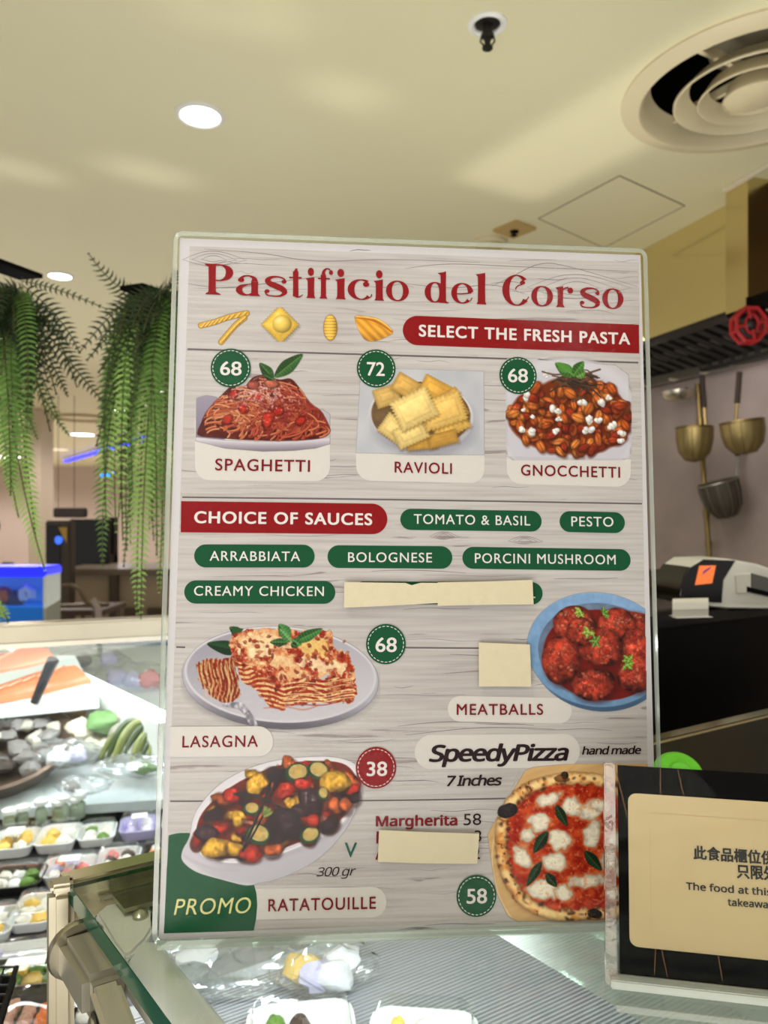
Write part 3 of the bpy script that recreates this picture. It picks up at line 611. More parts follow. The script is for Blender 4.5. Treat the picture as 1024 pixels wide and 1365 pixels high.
# masking tape patches stuck on the sheet (real thickness)
TAPE = mat('cream_masking_tape', (200, 190, 164), .6, 0, .05, 200, bump=.25)
for pts, lab in (([(459, 775.8), (500, 776.5), (540, 777), (548, 780), (560, 776.8), (583, 777), (585, 803.5), (520, 807), (458.5, 809.8)], 'cream tape strip with a torn top edge'), ([(582.2, 776.2), (640, 775.3), (707.7, 772.9), (709.2, 805.4), (640, 806), (582.6, 807.3)], 'cream tape strip overlapping the torn one'),
                 ([(637, 855.9), (704.4, 858.5), (705.5, 880), (706, 914.3), (672, 914), (637.3, 914)], 'square cream sticker'), ([(505, 1103.9), (560, 1106.5), (637.5, 1108.8), (634.8, 1148.7), (560, 1148), (503.3, 1146)], 'cream sticker covering two printed lines')):
    z_ = .0034 if 'overlap' in lab else .0029
    g = MB(); g.slab([S(a, b, z_) for a, b in pts], Vector((0, 0, .0005))); o = g.build('tape_patch', TAPE, menu, False, label=lab, world=False)
# ---- title letters: drawn with a broad pen (centre line + half width), x-height = 1
def pen(pts, closed=False, n=7):
    q_ = spl(pts, n, closed); N = len(q_); a = []; b = []
    for i, p in enumerate(q_):
        t = (q_[(i+1) % N]-q_[i-1]) if closed else (q_[min(i+1, N-1)]-q_[max(i-1, 0)]); t = t[:2]/(np.hypot(t[0], t[1])+1e-9)
        a.append((p[0]-t[1]*p[2], p[1]+t[0]*p[2])); b.append((p[0]+t[1]*p[2], p[1]-t[0]*p[2]))
    return a+b, [[i, (i+1) % N, N+(i+1) % N, N+i] for i in range(N if closed else N-1)]
def ballp(x, y, r): return [(x+r*math.cos(k*math.pi/7), y+r*math.sin(k*math.pi/7)) for k in range(14)], [list(range(14))]
def stem(x, y0, y1, w=.115, serif=(1, 1)):
    v_ = [(x-w, y0+.05), (x-w*.92, (y0+y1)/2), (x-w, y1-.05), (x+w, y1-.05), (x+w*.92, (y0+y1)/2), (x+w, y0+.05)]; f_ = [[0, 1, 4, 5], [1, 2, 3, 4]]; r = [(v_, f_)]
    if serif[0]: r.append(([(x-w-.07, y0), (x-w-.05, y0+.045), (x-w*.9, y0+.12), (x+w*.9, y0+.12), (x+w+.05, y0+.045), (x+w+.07, y0)], [[0, 1, 2, 3, 4, 5]]))
    else: r.append(([(x-w, y0+.06), (x+w, y0+.06), (x+w*.7, y0), (x-w*.7, y0)], [[0, 1, 2, 3]]))
    if serif[1] == 1: r.append(([(x-w-.12, y1-.06), (x-w*.9, y1-.17), (x+w*.9, y1-.1), (x+w, y1+.03), (x-w*.2, y1-.02)], [[0, 1, 2, 3, 4]]))
    return r
def ringp(cx, cy, rx, ry, hv=.125, hh=.028, a0_=0, a1_=360, n=28, closed=True):
    pts = []
    for k in range(n if closed else n+1):
        a = math.radians(a0_+(a1_-a0_)*k/n); pts.append((cx+rx*math.cos(a), cy+ry*math.sin(a), hh+(hv-hh)*abs(math.cos(a))**1.6))
    return pen(pts, closed, 1 if closed else 2)
GL = {'o': [ringp(.5, .5, .36, .47)],
 'c': [ringp(.52, .5, .38, .47, a0_=52, a1_=318, closed=False), ballp(.70, .76, .12), pen([(.86, .14, .02), (.90, .22, .02), (.9, .3, .018)])],
 'e': [ringp(.5, .5, .37, .47, a0_=8, a1_=318, closed=False), pen([(.17, .47, .025), (.45, .47, .028), (.80, .52, .03), (.9, .57, .04)]), pen([(.84, .14, .02), (.9, .24, .02), (.93, .3, .018)])],
 's': [pen([(.86, .74, .02), (.80, .88, .03), (.60, .97, .035), (.36, .94, .06), (.22, .80, .095), (.30, .64, .12), (.52, .52, .135), (.74, .38, .125), (.82, .22, .09), (.68, .06, .045), (.44, .03, .03), (.2, .08, .03), (.12, .26, .02)]), ballp(.80, .74, .09), ballp(.2, .26, .09)],
 'a': [stem(.68, 0, .74, .12, (1, 0))[0], stem(.68, 0, .74, .12, (1, 0))[1], pen([(.68, .70, .12), (.66, .86, .07), (.52, .96, .035), (.34, .95, .04), (.2, .84, .05)]), ballp(.22, .76, .11), pen([(.62, .58, .025), (.42, .54, .03), (.22, .44, .08), (.15, .26, .11), (.24, .1, .08), (.42, .04, .035), (.58, .12, .025)])],
 't': [stem(.42, .0, 1.32, .17, (0, 0))[0], pen([(.42, .12, .1), (.5, .04, .05), (.68, .05, .03), (.86, .16, .018)]), ([(.02, .93), (.80, .93), (.80, 1.0), (.02, 1.0)], [[0, 1, 2, 3]]), ([(.30, 1.24), (.54, 1.24), (.52, 1.42), (.40, 1.40)], [[0, 1, 2, 3]])],
 'i': stem(.5, 0, 1.0, .22)+[ballp(.5, 1.27, .2)],
 'l': stem(.5, 0, 1.5, .22), 'f': [stem(.34, 0, 1.2, .15, (1, 0))[0], stem(.34, 0, 1.2, .15, (1, 0))[1], pen([(.34, 1.15, .115), (.38, 1.34, .07), (.54, 1.45, .035), (.72, 1.4, .04)]), ballp(.76, 1.27, .115), ([(.04, .93), (.7, .93), (.7, 1.0), (.04, 1.0)], [[0, 1, 2, 3]])],
 'd': [ringp(.42, .5, .30, .47)]+stem(.76, 0, 1.5, .115)+[pen([(.76, .12, .08), (.84, .03, .04), (.98, .02, .025)])],
 'r': stem(.30, 0, 1.0, .15)+[pen([(.36, .74, .03), (.52, .92, .035), (.72, .96, .05)]), ballp(.82, .82, .15)],
 'P': [stem(.28, 0, 1.48, .13, (1, 0))[0], ([(.04, 0), (.06, .05), (.15, .13), (.41, .13), (.56, .05), (.58, 0)], [[0, 1, 2, 3, 4, 5]]), ([(.02, 1.48), (.04, 1.43), (.15, 1.35), (.41, 1.38), (.41, 1.48)], [[0, 1, 2, 3, 4]]),
       pen([(.3, 1.44, .035), (.6, 1.44, .035), (.82, 1.3, .10), (.88, 1.08, .13), (.80, .84, .10), (.58, .70, .035), (.34, .70, .035)])],
 'C': [ringp(.54, .74, .42, .72, .135, .03, a0_=44, a1_=322, closed=False), ballp(.76, 1.12, .1), pen([(.76, 1.04, .03), (.62, .98, .028), (.52, .88, .024), (.50, .78, .02)]), pen([(.87, .26, .025), (.96, .36, .022), (.99, .46, .018)])]}
def bl(x): return 392.6+(x-273.7)*.0364
TT = [('P', 272.5, 334), ('a', 316+.5, 347), ('a', 0, 0)]
place = [('P', 273, 311), ('a', 314.5, 347), ('s', 352.5, 383), ('t', 385.5, 404), ('i', 407.5, 420.5), ('f', 424, 444), ('i', 446.5, 461), ('c', 463.5, 496), ('i', 498, 512), ('o', 514.5, 545),
         ('d', 566, 598), ('e', 601.5, 631), ('l', 634, 648.5), ('C', 669.5, 705), ('o', 708, 737), ('r', 740, 764), ('s', 772.5, 800), ('o', 802.5, 831)]
ttl = ink('title_red', (138, 12, 24)); hd = thing  # title part holds one letter mesh per glyph
tp_ = None
for ch, xa, xb in place:
    g = MB(); parts_ = GL[ch]; xs = [p[0] for v_, f_ in parts_ for p in v_]; m0, m1 = min(xs), max(xs); xh = 27.5
    for k, (v_, f_) in enumerate(parts_): g.add([S(xa+(p[0]-m0)/(m1-m0)*(xb-xa), bl(xa+(p[0]-m0)/(m1-m0)*(xb-xa))-p[1]*xh, .00045+k*.00001) for p in v_], f_)
    g.build('title_letter', ttl, menu, False, world=False)
# ================================================================ PRINTED DISH PICTURES (flat prints painted with numpy into vertex colours)
class Art:
    def __init__(s, x0, y0, x1, y1, h=.8, base=(200, 194, 196)):
        s.x0, s.y0, s.h = x0, y0, h; s.nx = int((x1-x0)/h)+1; s.ny = int((y1-y0)/h)+1
        s.X, s.Y = np.meshgrid(x0+np.arange(s.nx)*h, y0+np.arange(s.ny)*h); s.C = np.ones((s.ny, s.nx, 3))*np.array(base, float); s.A = np.zeros((s.ny, s.nx))
    def win(s, xa, ya, xb, yb, m=3):
        i0 = max(0, int((xa-m-s.x0)/s.h)); i1 = min(s.nx, int((xb+m-s.x0)/s.h)+2); j0 = max(0, int((ya-m-s.y0)/s.h)); j1 = min(s.ny, int((yb+m-s.y0)/s.h)+2)
        return (slice(j0, max(j0, j1)), slice(i0, max(i0, i1)))
    def put(s, w, m, col, a=True):
        col = np.asarray(col, float)
        if m.size == 0: return
        if col.ndim == 1: col = col[None, None, :]
        s.C[w] = s.C[w]*(1-m[..., None])+col*m[..., None]
        if a: s.A[w] = np.maximum(s.A[w], m)
    def esd(s, w, cx, cy, rx, ry, ang=0):
        X, Y = s.X[w]-cx, s.Y[w]-cy; c, q = math.cos(math.radians(ang)), math.sin(math.radians(ang)); u = (X*c+Y*q)/rx; v = (-X*q+Y*c)/ry; k = np.sqrt(u*u+v*v)+1e-6
        return (k-1)*min(rx, ry)*(1 if rx == ry else 1), u, v
    def ell(s, cx, cy, rx, ry, ang=0, col=(0, 0, 0), a=1, soft=.7):
        r = max(rx, ry); w = s.win(cx-r, cy-r, cx+r, cy+r); d, u, v = s.esd(w, cx, cy, rx, ry, ang); s.put(w, np.clip(.5-d/soft/2, 0, 1)*a, col(s.X[w], s.Y[w], u, v) if callable(col) else col)
    def psd(s, w, pts):
        X, Y = s.X[w], s.Y[w]; D = np.full(X.shape, 1e9); I = np.zeros(X.shape, bool); n = len(pts)
        for i in range(n):
            ax, ay = pts[i]; bx, by = pts[(i+1) % n]; dx, dy = bx-ax, by-ay; t = np.clip(((X-ax)*dx+(Y-ay)*dy)/(dx*dx+dy*dy+1e-9), 0, 1)
            D = np.minimum(D, (X-ax-t*dx)**2+(Y-ay-t*dy)**2)
            c = (ay > Y) != (by > Y); I ^= c & (X < (bx-ax)*(Y-ay)/(by-ay+1e-12)+ax)
        D = np.sqrt(D); return np.where(I, -D, D)
    def poly(s, pts, col, a=1, soft=.7, smooth=0, wob=0, seed=0):
        if smooth: pts = [tuple(p) for p in spl(pts, smooth, True)]
        xs = [p[0] for p in pts]; ys = [p[1] for p in pts]; w = s.win(min(xs), min(ys), max(xs), max(ys)); d = s.psd(w, pts)
        if wob: d = d+(nz(s.X[w], s.Y[w], 5, seed)-.5)*wob
        s.put(w, np.clip(.5-d/soft/2, 0, 1)*a, col(s.X[w], s.Y[w], d) if callable(col) else col); return d
    def line(s, pts, wd, col, a=1, soft=.6, sp=True):
        if sp and len(pts) > 2: pts = [tuple(p) for p in spl(pts, 5)]
        xs = [p[0] for p in pts]; ys = [p[1] for p in pts]; w = s.win(min(xs)-wd, min(ys)-wd, max(xs)+wd, max(ys)+wd); X, Y = s.X[w], s.Y[w]; D = np.full(X.shape, 1e9)
        for (ax, ay), (bx, by) in zip(pts, pts[1:]):
            dx, dy = bx-ax, by-ay; t = np.clip(((X-ax)*dx+(Y-ay)*dy)/(dx*dx+dy*dy+1e-9), 0, 1); D = np.minimum(D, (X-ax-t*dx)**2+(Y-ay-t*dy)**2)
        D = np.sqrt(D); s.put(w, np.clip(.5-(D-wd/2)/soft/2, 0, 1)*a, col)
    def leaf(s, x0, y0, x1, y1, wd, col=(62, 104, 48), rib=(120, 150, 90)):
        c = np.array(col, float); dx, dy = x1-x0, y1-y0; nx_, ny_ = -dy, dx; L = math.hypot(dx, dy); nx_, ny_ = nx_/L, ny_/L
        P_ = [(x0, y0), (x0+dx*.25+nx_*wd*.85, y0+dy*.25+ny_*wd*.85), (x0+dx*.55+nx_*wd, y0+dy*.55+ny_*wd), (x1, y1), (x0+dx*.55-nx_*wd, y0+dy*.55-ny_*wd), (x0+dx*.25-nx_*wd*.85, y0+dy*.25-ny_*wd*.85)]
        def f(X, Y, d):
            t = ((X-x0)*nx_+(Y-y0)*ny_)/wd; k = .85+.3*np.where(t > 0, 1-t, -.3)+.12*np.sin(((X-x0)*dx+(Y-y0)*dy)/L*1.6); return c*k[..., None]
        s.poly(P_, f, smooth=5); s.line([(x0, y0), (x0+dx*.9, y0+dy*.9)], .7, rib, .8)
    def blob(s, cx, cy, rx, ry, ang, col, seed=0, rough=.25, spec=.5, edge=.55, wob=2.5, light=(-.5, -.75), alpha=1, sc_=6):
        r = max(rx, ry)+wob; w = s.win(cx-r, cy-r, cx+r, cy+r); d, u, v = s.esd(w, cx, cy, rx, ry, ang)
        if d.size == 0: return
        X, Y = s.X[w], s.Y[w]; n = nz(X, Y, sc_, seed); n2 = nz(X, Y, 2.2, seed+7); d = d+(nz(X, Y, r*.7, seed+3)-.5)*wob
        k = np.clip(1+d/min(rx, ry), 0, 1); lx = ((X-cx)*light[0]+(Y-cy)*light[1])/r
        sh = (1-edge*k**3)*(1+.35*lx)+rough*(n-.5)*2+rough*.7*(n2-.5)
        cc_ = np.asarray(col, float)*np.clip(sh, .15, 2)[..., None]; hl = np.clip((n2-.62)*5, 0, 1)*np.clip(.6+lx, 0, 1)*spec*(1-k)
        cc_ = cc_*(1-hl[..., None])+np.array([255, 240, 225])*hl[..., None]; s.put(w, np.clip(.5-d/1.2, 0, 1)*alpha, cc_)
    def tex(s, f, mask=None): pass
    def build(s, label, z=.00035):
        x_, y_ = Sv(s.X, s.Y); c = np.clip(s.C, 0, 255)/255; l = np.where(c <= .04045, c/12.92, ((c+.055)/1.055)**2.4)*np.array(GV)
        A = s.A; keep = (A[:-1, :-1]+A[1:, :-1]+A[:-1, 1:]+A[1:, 1:]) > .02; idx = np.arange(s.nx*s.ny).reshape(s.ny, s.nx)
        q = np.stack([idx[:-1, :-1][keep], idx[1:, :-1][keep], idx[1:, 1:][keep], idx[:-1, 1:][keep]], 1)
        used = np.unique(q); rm = -np.ones(s.nx*s.ny, int); rm[used] = np.arange(len(used)); q = rm[q]
        me = bpy.data.meshes.new('dish_picture'); me.vertices.add(len(used)); co = np.stack([x_.ravel()[used], y_.ravel()[used], np.full(len(used), z)], 1)
        me.vertices.foreach_set('co', co.ravel().astype(np.float32)); me.loops.add(q.size); me.loops.foreach_set('vertex_index', q.ravel().astype(np.int32)); me.polygons.add(len(q)); me.polygons.foreach_set('loop_start', (np.arange(len(q))*4).astype(np.int32))
        me.update(calc_edges=True); at = me.color_attributes.new('ink', 'FLOAT_COLOR', 'POINT')
        at.data.foreach_set('color', np.concatenate([l.reshape(-1, 3)[used], A.ravel()[used][:, None]], 1).ravel().astype(np.float32))
        me.materials.append(ARTM); me.validate(); o = bpy.data.objects.new('dish_picture', me); sc.collection.objects.link(o); o.parent = menu; o['label'] = label; return o
ARTM = bpy.data.materials.new('printed_ink'); ARTM.use_nodes = True; nt = ARTM.node_tree; b_ = nt.nodes['Principled BSDF']; b_.inputs['Roughness'].default_value = .45; b_.inputs['Specular IOR Level'].default_value = .12
at_ = nt.nodes.new('ShaderNodeAttribute'); at_.attribute_name = 'ink'; nt.links.new(at_.outputs['Color'], b_.inputs['Base Color']); nt.links.new(at_.outputs['Alpha'], b_.inputs['Alpha'])
_T = np.random.RandomState(4).rand(256, 256)
def nz(X, Y, s_, seed=0, o=2):
    r = 0; a = 1; t = 0
    for k in range(o):
        x = X/s_*2**k+seed*17.3+k*9; y = Y/s_*2**k+seed*5.1+k*3; xi = np.floor(x).astype(int); yi = np.floor(y).astype(int); fx = x-xi; fy = y-yi; fx = fx*fx*(3-2*fx); fy = fy*fy*(3-2*fy)
        g = lambda i, j: _T[(yi+j) & 255, (xi+i) & 255]
        r = r+a*((g(0, 0)*(1-fx)+g(1, 0)*fx)*(1-fy)+(g(0, 1)*(1-fx)+g(1, 1)*fx)*fy); t += a; a *= .5
    return r/t
def mixc(a, b, t): return np.array(a, float)*(1-t[..., None])+np.array(b, float)*t[..., None]
R_ = random.Random
def inside(pts, x, y):
    c = False; n = len(pts)
    for i in range(n):
        (ax, ay), (bx, by) = pts[i], pts[(i+1) % n]
        if (ay > y) != (by > y) and x < (bx-ax)*(y-ay)/(by-ay)+ax: c = not c
    return c
# ---- spaghetti
a = Art(256, 468, 443, 606); q = R_(1)
a.poly([(262, 531), (275, 527), (290, 530), (300, 588), (261, 588)], lambda X, Y, d: mixc((150, 140, 158), (128, 118, 138), np.clip((Y-530)/50, 0, 1)))
a.poly([(418, 548), (430, 546), (440, 552), (440, 590), (400, 590)], (176, 168, 176))
a.poly([(261, 583), (300, 587), (350, 589), (400, 588), (440, 584), (440, 592), (420, 598), (390, 601), (350, 602), (300, 598), (261, 588)], lambda X, Y, d: mixc((205, 196, 206), (120, 108, 120), np.clip((Y-586-3*np.sin((X-261)/57))/13, 0, 1)))
MO = [(264, 580), (268, 564), (276, 548), (292, 530), (302, 520), (312, 512), (322, 520), (336, 504), (352, 500), (372, 506), (388, 505), (400, 518), (412, 536), (428, 548), (438, 566), (440, 577), (425, 585), (380, 588), (330, 587), (290, 584)]
a.poly(MO, lambda X, Y, d: mixc((104, 30, 24), (60, 16, 14), nz(X, Y, 8, 2)), smooth=4)
for k in range(420):
    t = k/420; cx = 352+q.uniform(-70, 70); cy = 582-q.uniform(0, 56)*(1-abs(cx-352)/130); r = q.uniform(10, 56); s0 = q.uniform(-3.3, .3); L = q.uniform(.6, 1.7)
    P_ = [(cx+r*math.cos(s0+L*i/5), cy+r*.55*math.sin(s0+L*i/5)) for i in range(6)]
    P_ = [p for p in P_ if inside(MO, *p)]
    if len(P_) < 3: continue
    left = P_[0][0] < 330; c = q.choice([(176, 82, 56), (150, 54, 40), (190, 108, 72), (128, 38, 32), (160, 66, 44)] if not left else [(196, 112, 72), (206, 132, 90), (170, 78, 50)])
    a.line(P_, 3.1, (58, 16, 14), .55); a.line(P_, 2.1, c, .95); a.line([(x_, y_-.6) for x_, y_ in P_], .7, tuple(min(255, v_*1.35) for v_ in c), .7)
for k in range(9): cx, cy = q.choice([(312, 528), (358, 562), (300, 556), (372, 545), (345, 530), (400, 560), (325, 548)]); a.blob(cx+q.uniform(-4, 4), cy+q.uniform(-4, 4), 8, 6, q.uniform(0, 180), (176, 34, 24), k, spec=.5, alpha=.8)
a.blob(357, 560, 8, 14, 20, (186, 44, 28), 5, spec=.7)
for k in range(420):
    x = 345+q.gauss(0, 24); y = 520+q.gauss(0, 12)+abs(x-345)*.2
    if inside(MO, x, y): a.ell(x, y, q.uniform(.5, 1.6), q.uniform(.4, .9), q.uniform(0, 180), (214, 178, 180), q.uniform(.4, .9))
a.blob(362, 512, 10, 6, 10, (184, 96, 74), 8); a.blob(338, 514, 8, 6, -20, (170, 80, 66), 9)
a.leaf(366, 503, 404, 472, 9, (54, 92, 46)); a.leaf(365, 506, 346, 484, 7, (46, 82, 40)); a.leaf(364, 506, 352, 500, 4, (40, 72, 34))
a.build('printed picture of spaghetti with basil')
# ---- ravioli
a = Art(473, 489, 648, 608); q = R_(2)
a.poly([(481, 490), (645, 495), (645.5, 607), (474.5, 604)], lambda X, Y, d: mixc((196, 194, 200), (176, 176, 184), nz(X, Y, 22, 4)))
a.ell(566, 566, 70, 46, 3, (140, 138, 152), .6, 6)
a.ell(561, 556, 70, 48, 3, lambda X, Y, u, v: mixc((214, 208, 212), (150, 146, 162), np.clip(.3+.7*v, 0, 1)))
a.ell(561, 553, 66, 44, 3, lambda X, Y, u, v: mixc((122, 96, 66), (86, 62, 40), np.clip(nz(X, Y, 9, 1), 0, 1)))
def rav(cx, cy, w, h, ang, col, sd):
    c, s_ = math.cos(math.radians(ang)), math.sin(math.radians(ang)); P_ = []; n = 9
    for (x0, y0), (x1, y1) in (((-w, -h), (w, -h)), ((w, -h), (w, h)), ((w, h), (-w, h)), ((-w, h), (-w, -h))):
        for k in range(n*2):
            t = k/(n*2); z_ = 1.05 if k % 2 else .95; x, y = (x0+(x1-x0)*t)*z_, (y0+(y1-y0)*t)*z_; P_.append((cx+x*c-y*s_, cy+x*s_+y*c))
    a.poly([(x+1.5, y+2.5) for x, y in P_], (96, 66, 20), .5, 2)
    def f(X, Y, d):
        e = np.clip(-d/9, 0, 1); lx = ((X-cx)*-.5+(Y-cy)*-.8)/w; k = .86+.26*np.sin(e*math.pi*.5)+.22*lx*e+.12*(nz(X, Y, 5, sd)-.5)-.10*np.exp(-((-d-7)/1.6)**2); o = np.array(col)*np.clip(k, .3, 1.3)[..., None]
        hl = (np.clip(nz(X, Y, 7, sd+2)-.55, 0, 1)*1.6*np.clip(lx+.2, 0, 1)*e)[..., None]; return o*(1-hl)+np.array([255, 240, 190])*hl
    a.poly(P_, f)
for r_ in ((516, 528, 17, 13, -18, (196, 158, 92), 1), (541, 515, 17, 13, 30, (200, 156, 82), 2), (582, 520, 22, 13, 28, (204, 152, 66), 3), (603, 540, 20, 15, 62, (200, 150, 72), 4), (526, 572, 19, 15, 35, (208, 178, 112), 5), (600, 566, 24, 15, -28, (210, 166, 84), 6),
           (562, 590, 20, 9, -6, (188, 142, 66), 7), (590, 585, 20, 9, -14, (184, 138, 62), 8), (548, 578, 22, 14, -24, (216, 186, 118), 9), (590, 548, 29, 20, -18, (218, 176, 98), 10), (552, 545, 27, 21, -26, (224, 192, 122), 11)): rav(*r_)
a.build('printed picture of a bowl of ravioli')
# ---- gnocchetti
a = Art(674, 476, 842, 614); q = R_(3)
a.poly([(690, 478), (820, 487), (838, 500), (840, 612), (676, 609), (676, 500)], lambda X, Y, d: mixc((192, 184, 194), (204, 198, 204), nz(X, Y, 30, 3)))
a.ell(757, 560, 96, 84, 0, (206, 200, 208), .9, 3); a.ell(757, 566, 88, 76, 0, (196, 190, 200), .9, 3)
a.poly([(676, 500), (676, 478), (720, 478)], (196, 188, 190)); GM = [(677, 560), (684, 538), (700, 522), (718, 515), (740, 505), (775, 498), (800, 510), (818, 520), (836, 542), (841, 560), (836, 580), (815, 596), (785, 606), (748, 604), (712, 596), (688, 580)]
a.poly(GM, (112, 44, 18), smooth=3, soft=2)
for k in range(240):
    x, y = q.uniform(678, 840), q.uniform(500, 604)
    if not inside(GM, x, y): continue
    c = q.choice([(214, 112, 44), (196, 88, 32), (176, 62, 28), (222, 130, 58), (158, 48, 24), (206, 100, 40)]); an = q.uniform(0, 180); rx = q.uniform(7, 11); ry = rx*q.uniform(.5, .65)
    a.ell(x+.8, y+1.4, rx+1, ry+1, an, (72, 22, 10), .55, 1.5); a.blob(x, y, rx, ry, an, c, k, rough=.18, spec=.5, wob=.8)
    cs, sn = math.cos(math.radians(an)), math.sin(math.radians(an)); a.line([(x-rx*.7*cs, y-rx*.7*sn), (x+rx*.7*cs, y+rx*.7*sn)], 1.1, (92, 30, 12), .6)
for x, y, r in ((704, 528, 8), (737, 545, 9), (776, 537, 7), (803, 538, 8), (786, 560, 8), (797, 562, 7), (815, 568, 8), (785, 573, 9), (707, 577, 8), (697, 574, 6), (741, 575, 6), (745, 558, 5), (710, 556, 4), (697, 547, 4), (829, 578, 7), (828, 588, 6), (728, 500, 6), (812, 530, 5), (745, 548, 6)):
    for j in range(4): a.blob(x+q.uniform(-.5, .5)*r, y+q.uniform(-.4, .4)*r, r*q.uniform(.4, .65), r*q.uniform(.35, .55), q.uniform(0, 180), (236, 230, 228), j+int(x), rough=.08, spec=.2, edge=.25, wob=2)
for k in range(46):
    x, y = 765+q.gauss(0, 16), 508+q.gauss(0, 7); an = q.uniform(-.3, 1.1); L = q.uniform(12, 34); s_ = q.choice((-1, 1)); c = q.choice([(44, 34, 26), (66, 44, 34), (86, 60, 46), (34, 28, 24)])
    a.line([(x-L*.5, y-L*.2*s_), (x, y-2), (x+L*.5, y+L*.35*an*s_)], q.uniform(1.2, 2.6), c, .95); a.line([(x-L*.4, y-L*.18*s_-.8), (x+1, y-2.8)], .6, (134, 104, 84), .6)
a.leaf(766, 502, 740, 484, 8, (74, 128, 50)); a.leaf(764, 500, 778, 482, 7, (64, 118, 44)); a.leaf(768, 502, 780, 496, 6, (90, 140, 60)); a.ell(752, 491, 9, 6, 20, (84, 138, 58), .8)
a.build('printed picture of gnocchetti with white cheese crumbs')
# ---- lasagna
a = Art(241, 828, 507, 976); q = R_(4)
a.ell(374, 910, 130, 64, 2, (96, 88, 96), .55, 5)
a.ell(374, 904, 131, 68, 3, lambda X, Y, u, v: mixc((172, 168, 180), (96, 90, 100), np.clip((v-.35)*1.7, 0, 1)))
a.ell(374, 899, 128, 64, 3, (206, 200, 208)); a.ell(374, 899, 125, 61, 3, lambda X, Y, u, v: mixc((158, 152, 164), (196, 190, 198), np.clip(.5+u*.35+v*.5, 0, 1)))
a.ell(378, 912, 100, 40, 3, (188, 182, 192), .6, 12)
a.leaf(324, 868, 276, 858, 9, (28, 62, 34), (44, 80, 44)); a.leaf(322, 846, 306, 836, 6, (34, 70, 36)); a.poly([(310, 836), (325, 838), (318, 848), (309, 846)], (40, 78, 40))
def lasf(X, Y, d):
    n = nz(X, Y, 11, 3, 3); n2 = nz(X, Y, 4, 9); o = mixc((150, 40, 22), (224, 170, 120), np.clip((n-.40)*5, 0, 1)); o = o*(1-np.clip((n2-.5)*4, 0, 1)[..., None]*.5)+np.array([196, 84, 40])*np.clip((n2-.5)*4, 0, 1)[..., None]*.5
    k = np.clip((nz(X, Y, 2.4, 5)-.66)*4, 0, .6)[..., None]; return o*(1-k)+np.array([240, 222, 190])*k
def layf(X, Y, d):
    w_ = Y+3*np.sin(X/9)+4*(nz(X, Y, 12, 2)-.5)+(X-380)*-.03; l = np.sin(w_*.95)*.5+.5; n = nz(X, Y, 6, 8); o = mixc((158, 46, 24), (226, 186, 128), np.clip(l*1.5-.35+(n-.5)*1.4, 0, 1)); k = np.clip((nz(X, Y, 3, 12)-.6)*4, 0, .7)[..., None]; return o*(1-k)+np.array([118, 26, 14])*k
a.poly([(311, 880), (330, 876), (382, 905), (380, 946), (360, 944), (352, 924), (325, 910)], layf, wob=5)
a.poly([(378, 900), (430, 905), (472, 888), (476, 924), (466, 938), (430, 936), (400, 938), (362, 942), (345, 925), (350, 912)], layf, wob=6)
a.poly([(309, 848), (330, 840), (370, 838), (408, 842), (440, 840), (445, 852), (448, 866), (462, 870), (474, 898), (465, 906), (440, 900), (420, 906), (400, 904), (385, 910), (370, 918), (350, 900), (322, 882), (310, 874)], lasf, smooth=3, wob=6)
a.poly([(262, 886), (276, 878), (308, 876), (316, 892), (320, 930), (300, 938), (284, 930), (268, 912)], lambda X, Y, d: layf(Y*1.1, X*1.2, d)*.86, wob=6)
for x, y, rx, ry, c in ((355, 856, 34, 10, (236, 206, 160)), (345, 872, 22, 8, (240, 214, 172)), (418, 862, 20, 12, (226, 186, 110)), (425, 886, 26, 9, (238, 210, 170)), (375, 882, 14, 8, (230, 190, 140)), (450, 890, 14, 7, (236, 204, 160))):
    w = a.win(x-rx-6, y-ry-6, x+rx+6, y+ry+6); d, u, v = a.esd(w, x, y, rx, ry, 8); d = d+(nz(a.X[w], a.Y[w], 7, int(x))-.5)*14; a.put(w, np.clip(.5-d/3, 0, 1)*.85, np.array(c)*(.88+.25*nz(a.X[w], a.Y[w], 4, int(y)))[..., None])
for k in range(150):
    x, y = q.uniform(312, 474), q.uniform(846, 938)
    if a.A[min(a.ny-1, int((y-a.y0)/a.h)), min(a.nx-1, int((x-a.x0)/a.h))] > .5 and (y < 900 or x > 360) and y < 860+ (x-300)*.6+40: a.blob(x, y, q.uniform(2, 5), q.uniform(1.5, 3), q.uniform(0, 180), q.choice([(150, 30, 18), (178, 56, 30), (126, 24, 14), (206, 96, 50)]), k, spec=.5, alpha=.75)
for k in range(9):
    y_ = 908+k*3.6; a.line([(378, y_+4), (400, y_+q.uniform(-2, 3)), (430, y_+3), (455, y_-2), (472, y_-4)], 1.3, q.choice([(236, 206, 150), (240, 214, 160), (140, 34, 20)]), .8)
for k in range(7): x_ = 270+k*6.5; a.line([(x_, 882), (x_+q.uniform(-3, 4), 900), (x_+3, 915), (x_+6, 930)], 1.4, q.choice([(222, 176, 120), (112, 26, 16), (206, 110, 70)]), .8)
a.line([(352, 944), (380, 942), (405, 946), (425, 940)], 2, (190, 90, 50), .5)
a.leaf(386, 850, 372, 832, 8, (62, 120, 60)); a.leaf(392, 856, 430, 838, 7, (56, 112, 54)); a.leaf(384, 856, 360, 856, 5, (44, 92, 44)); a.leaf(390, 852, 402, 860, 6, (70, 128, 66)); a.leaf(388, 858, 396, 862, 4, (30, 66, 34)); a.leaf(388, 856, 372, 838, 5, (96, 150, 86))
a.poly([(296, 940), (308, 936), (322, 937), (330, 943), (344, 966), (336, 970), (322, 948), (304, 943)], lambda X, Y, d: mixc((116, 110, 120), (226, 220, 228), np.clip(nz(X, Y, 5, 6)*1.6-.4, 0, 1)), smooth=3)
a.build('printed picture of a lasagna slice on a grey plate')
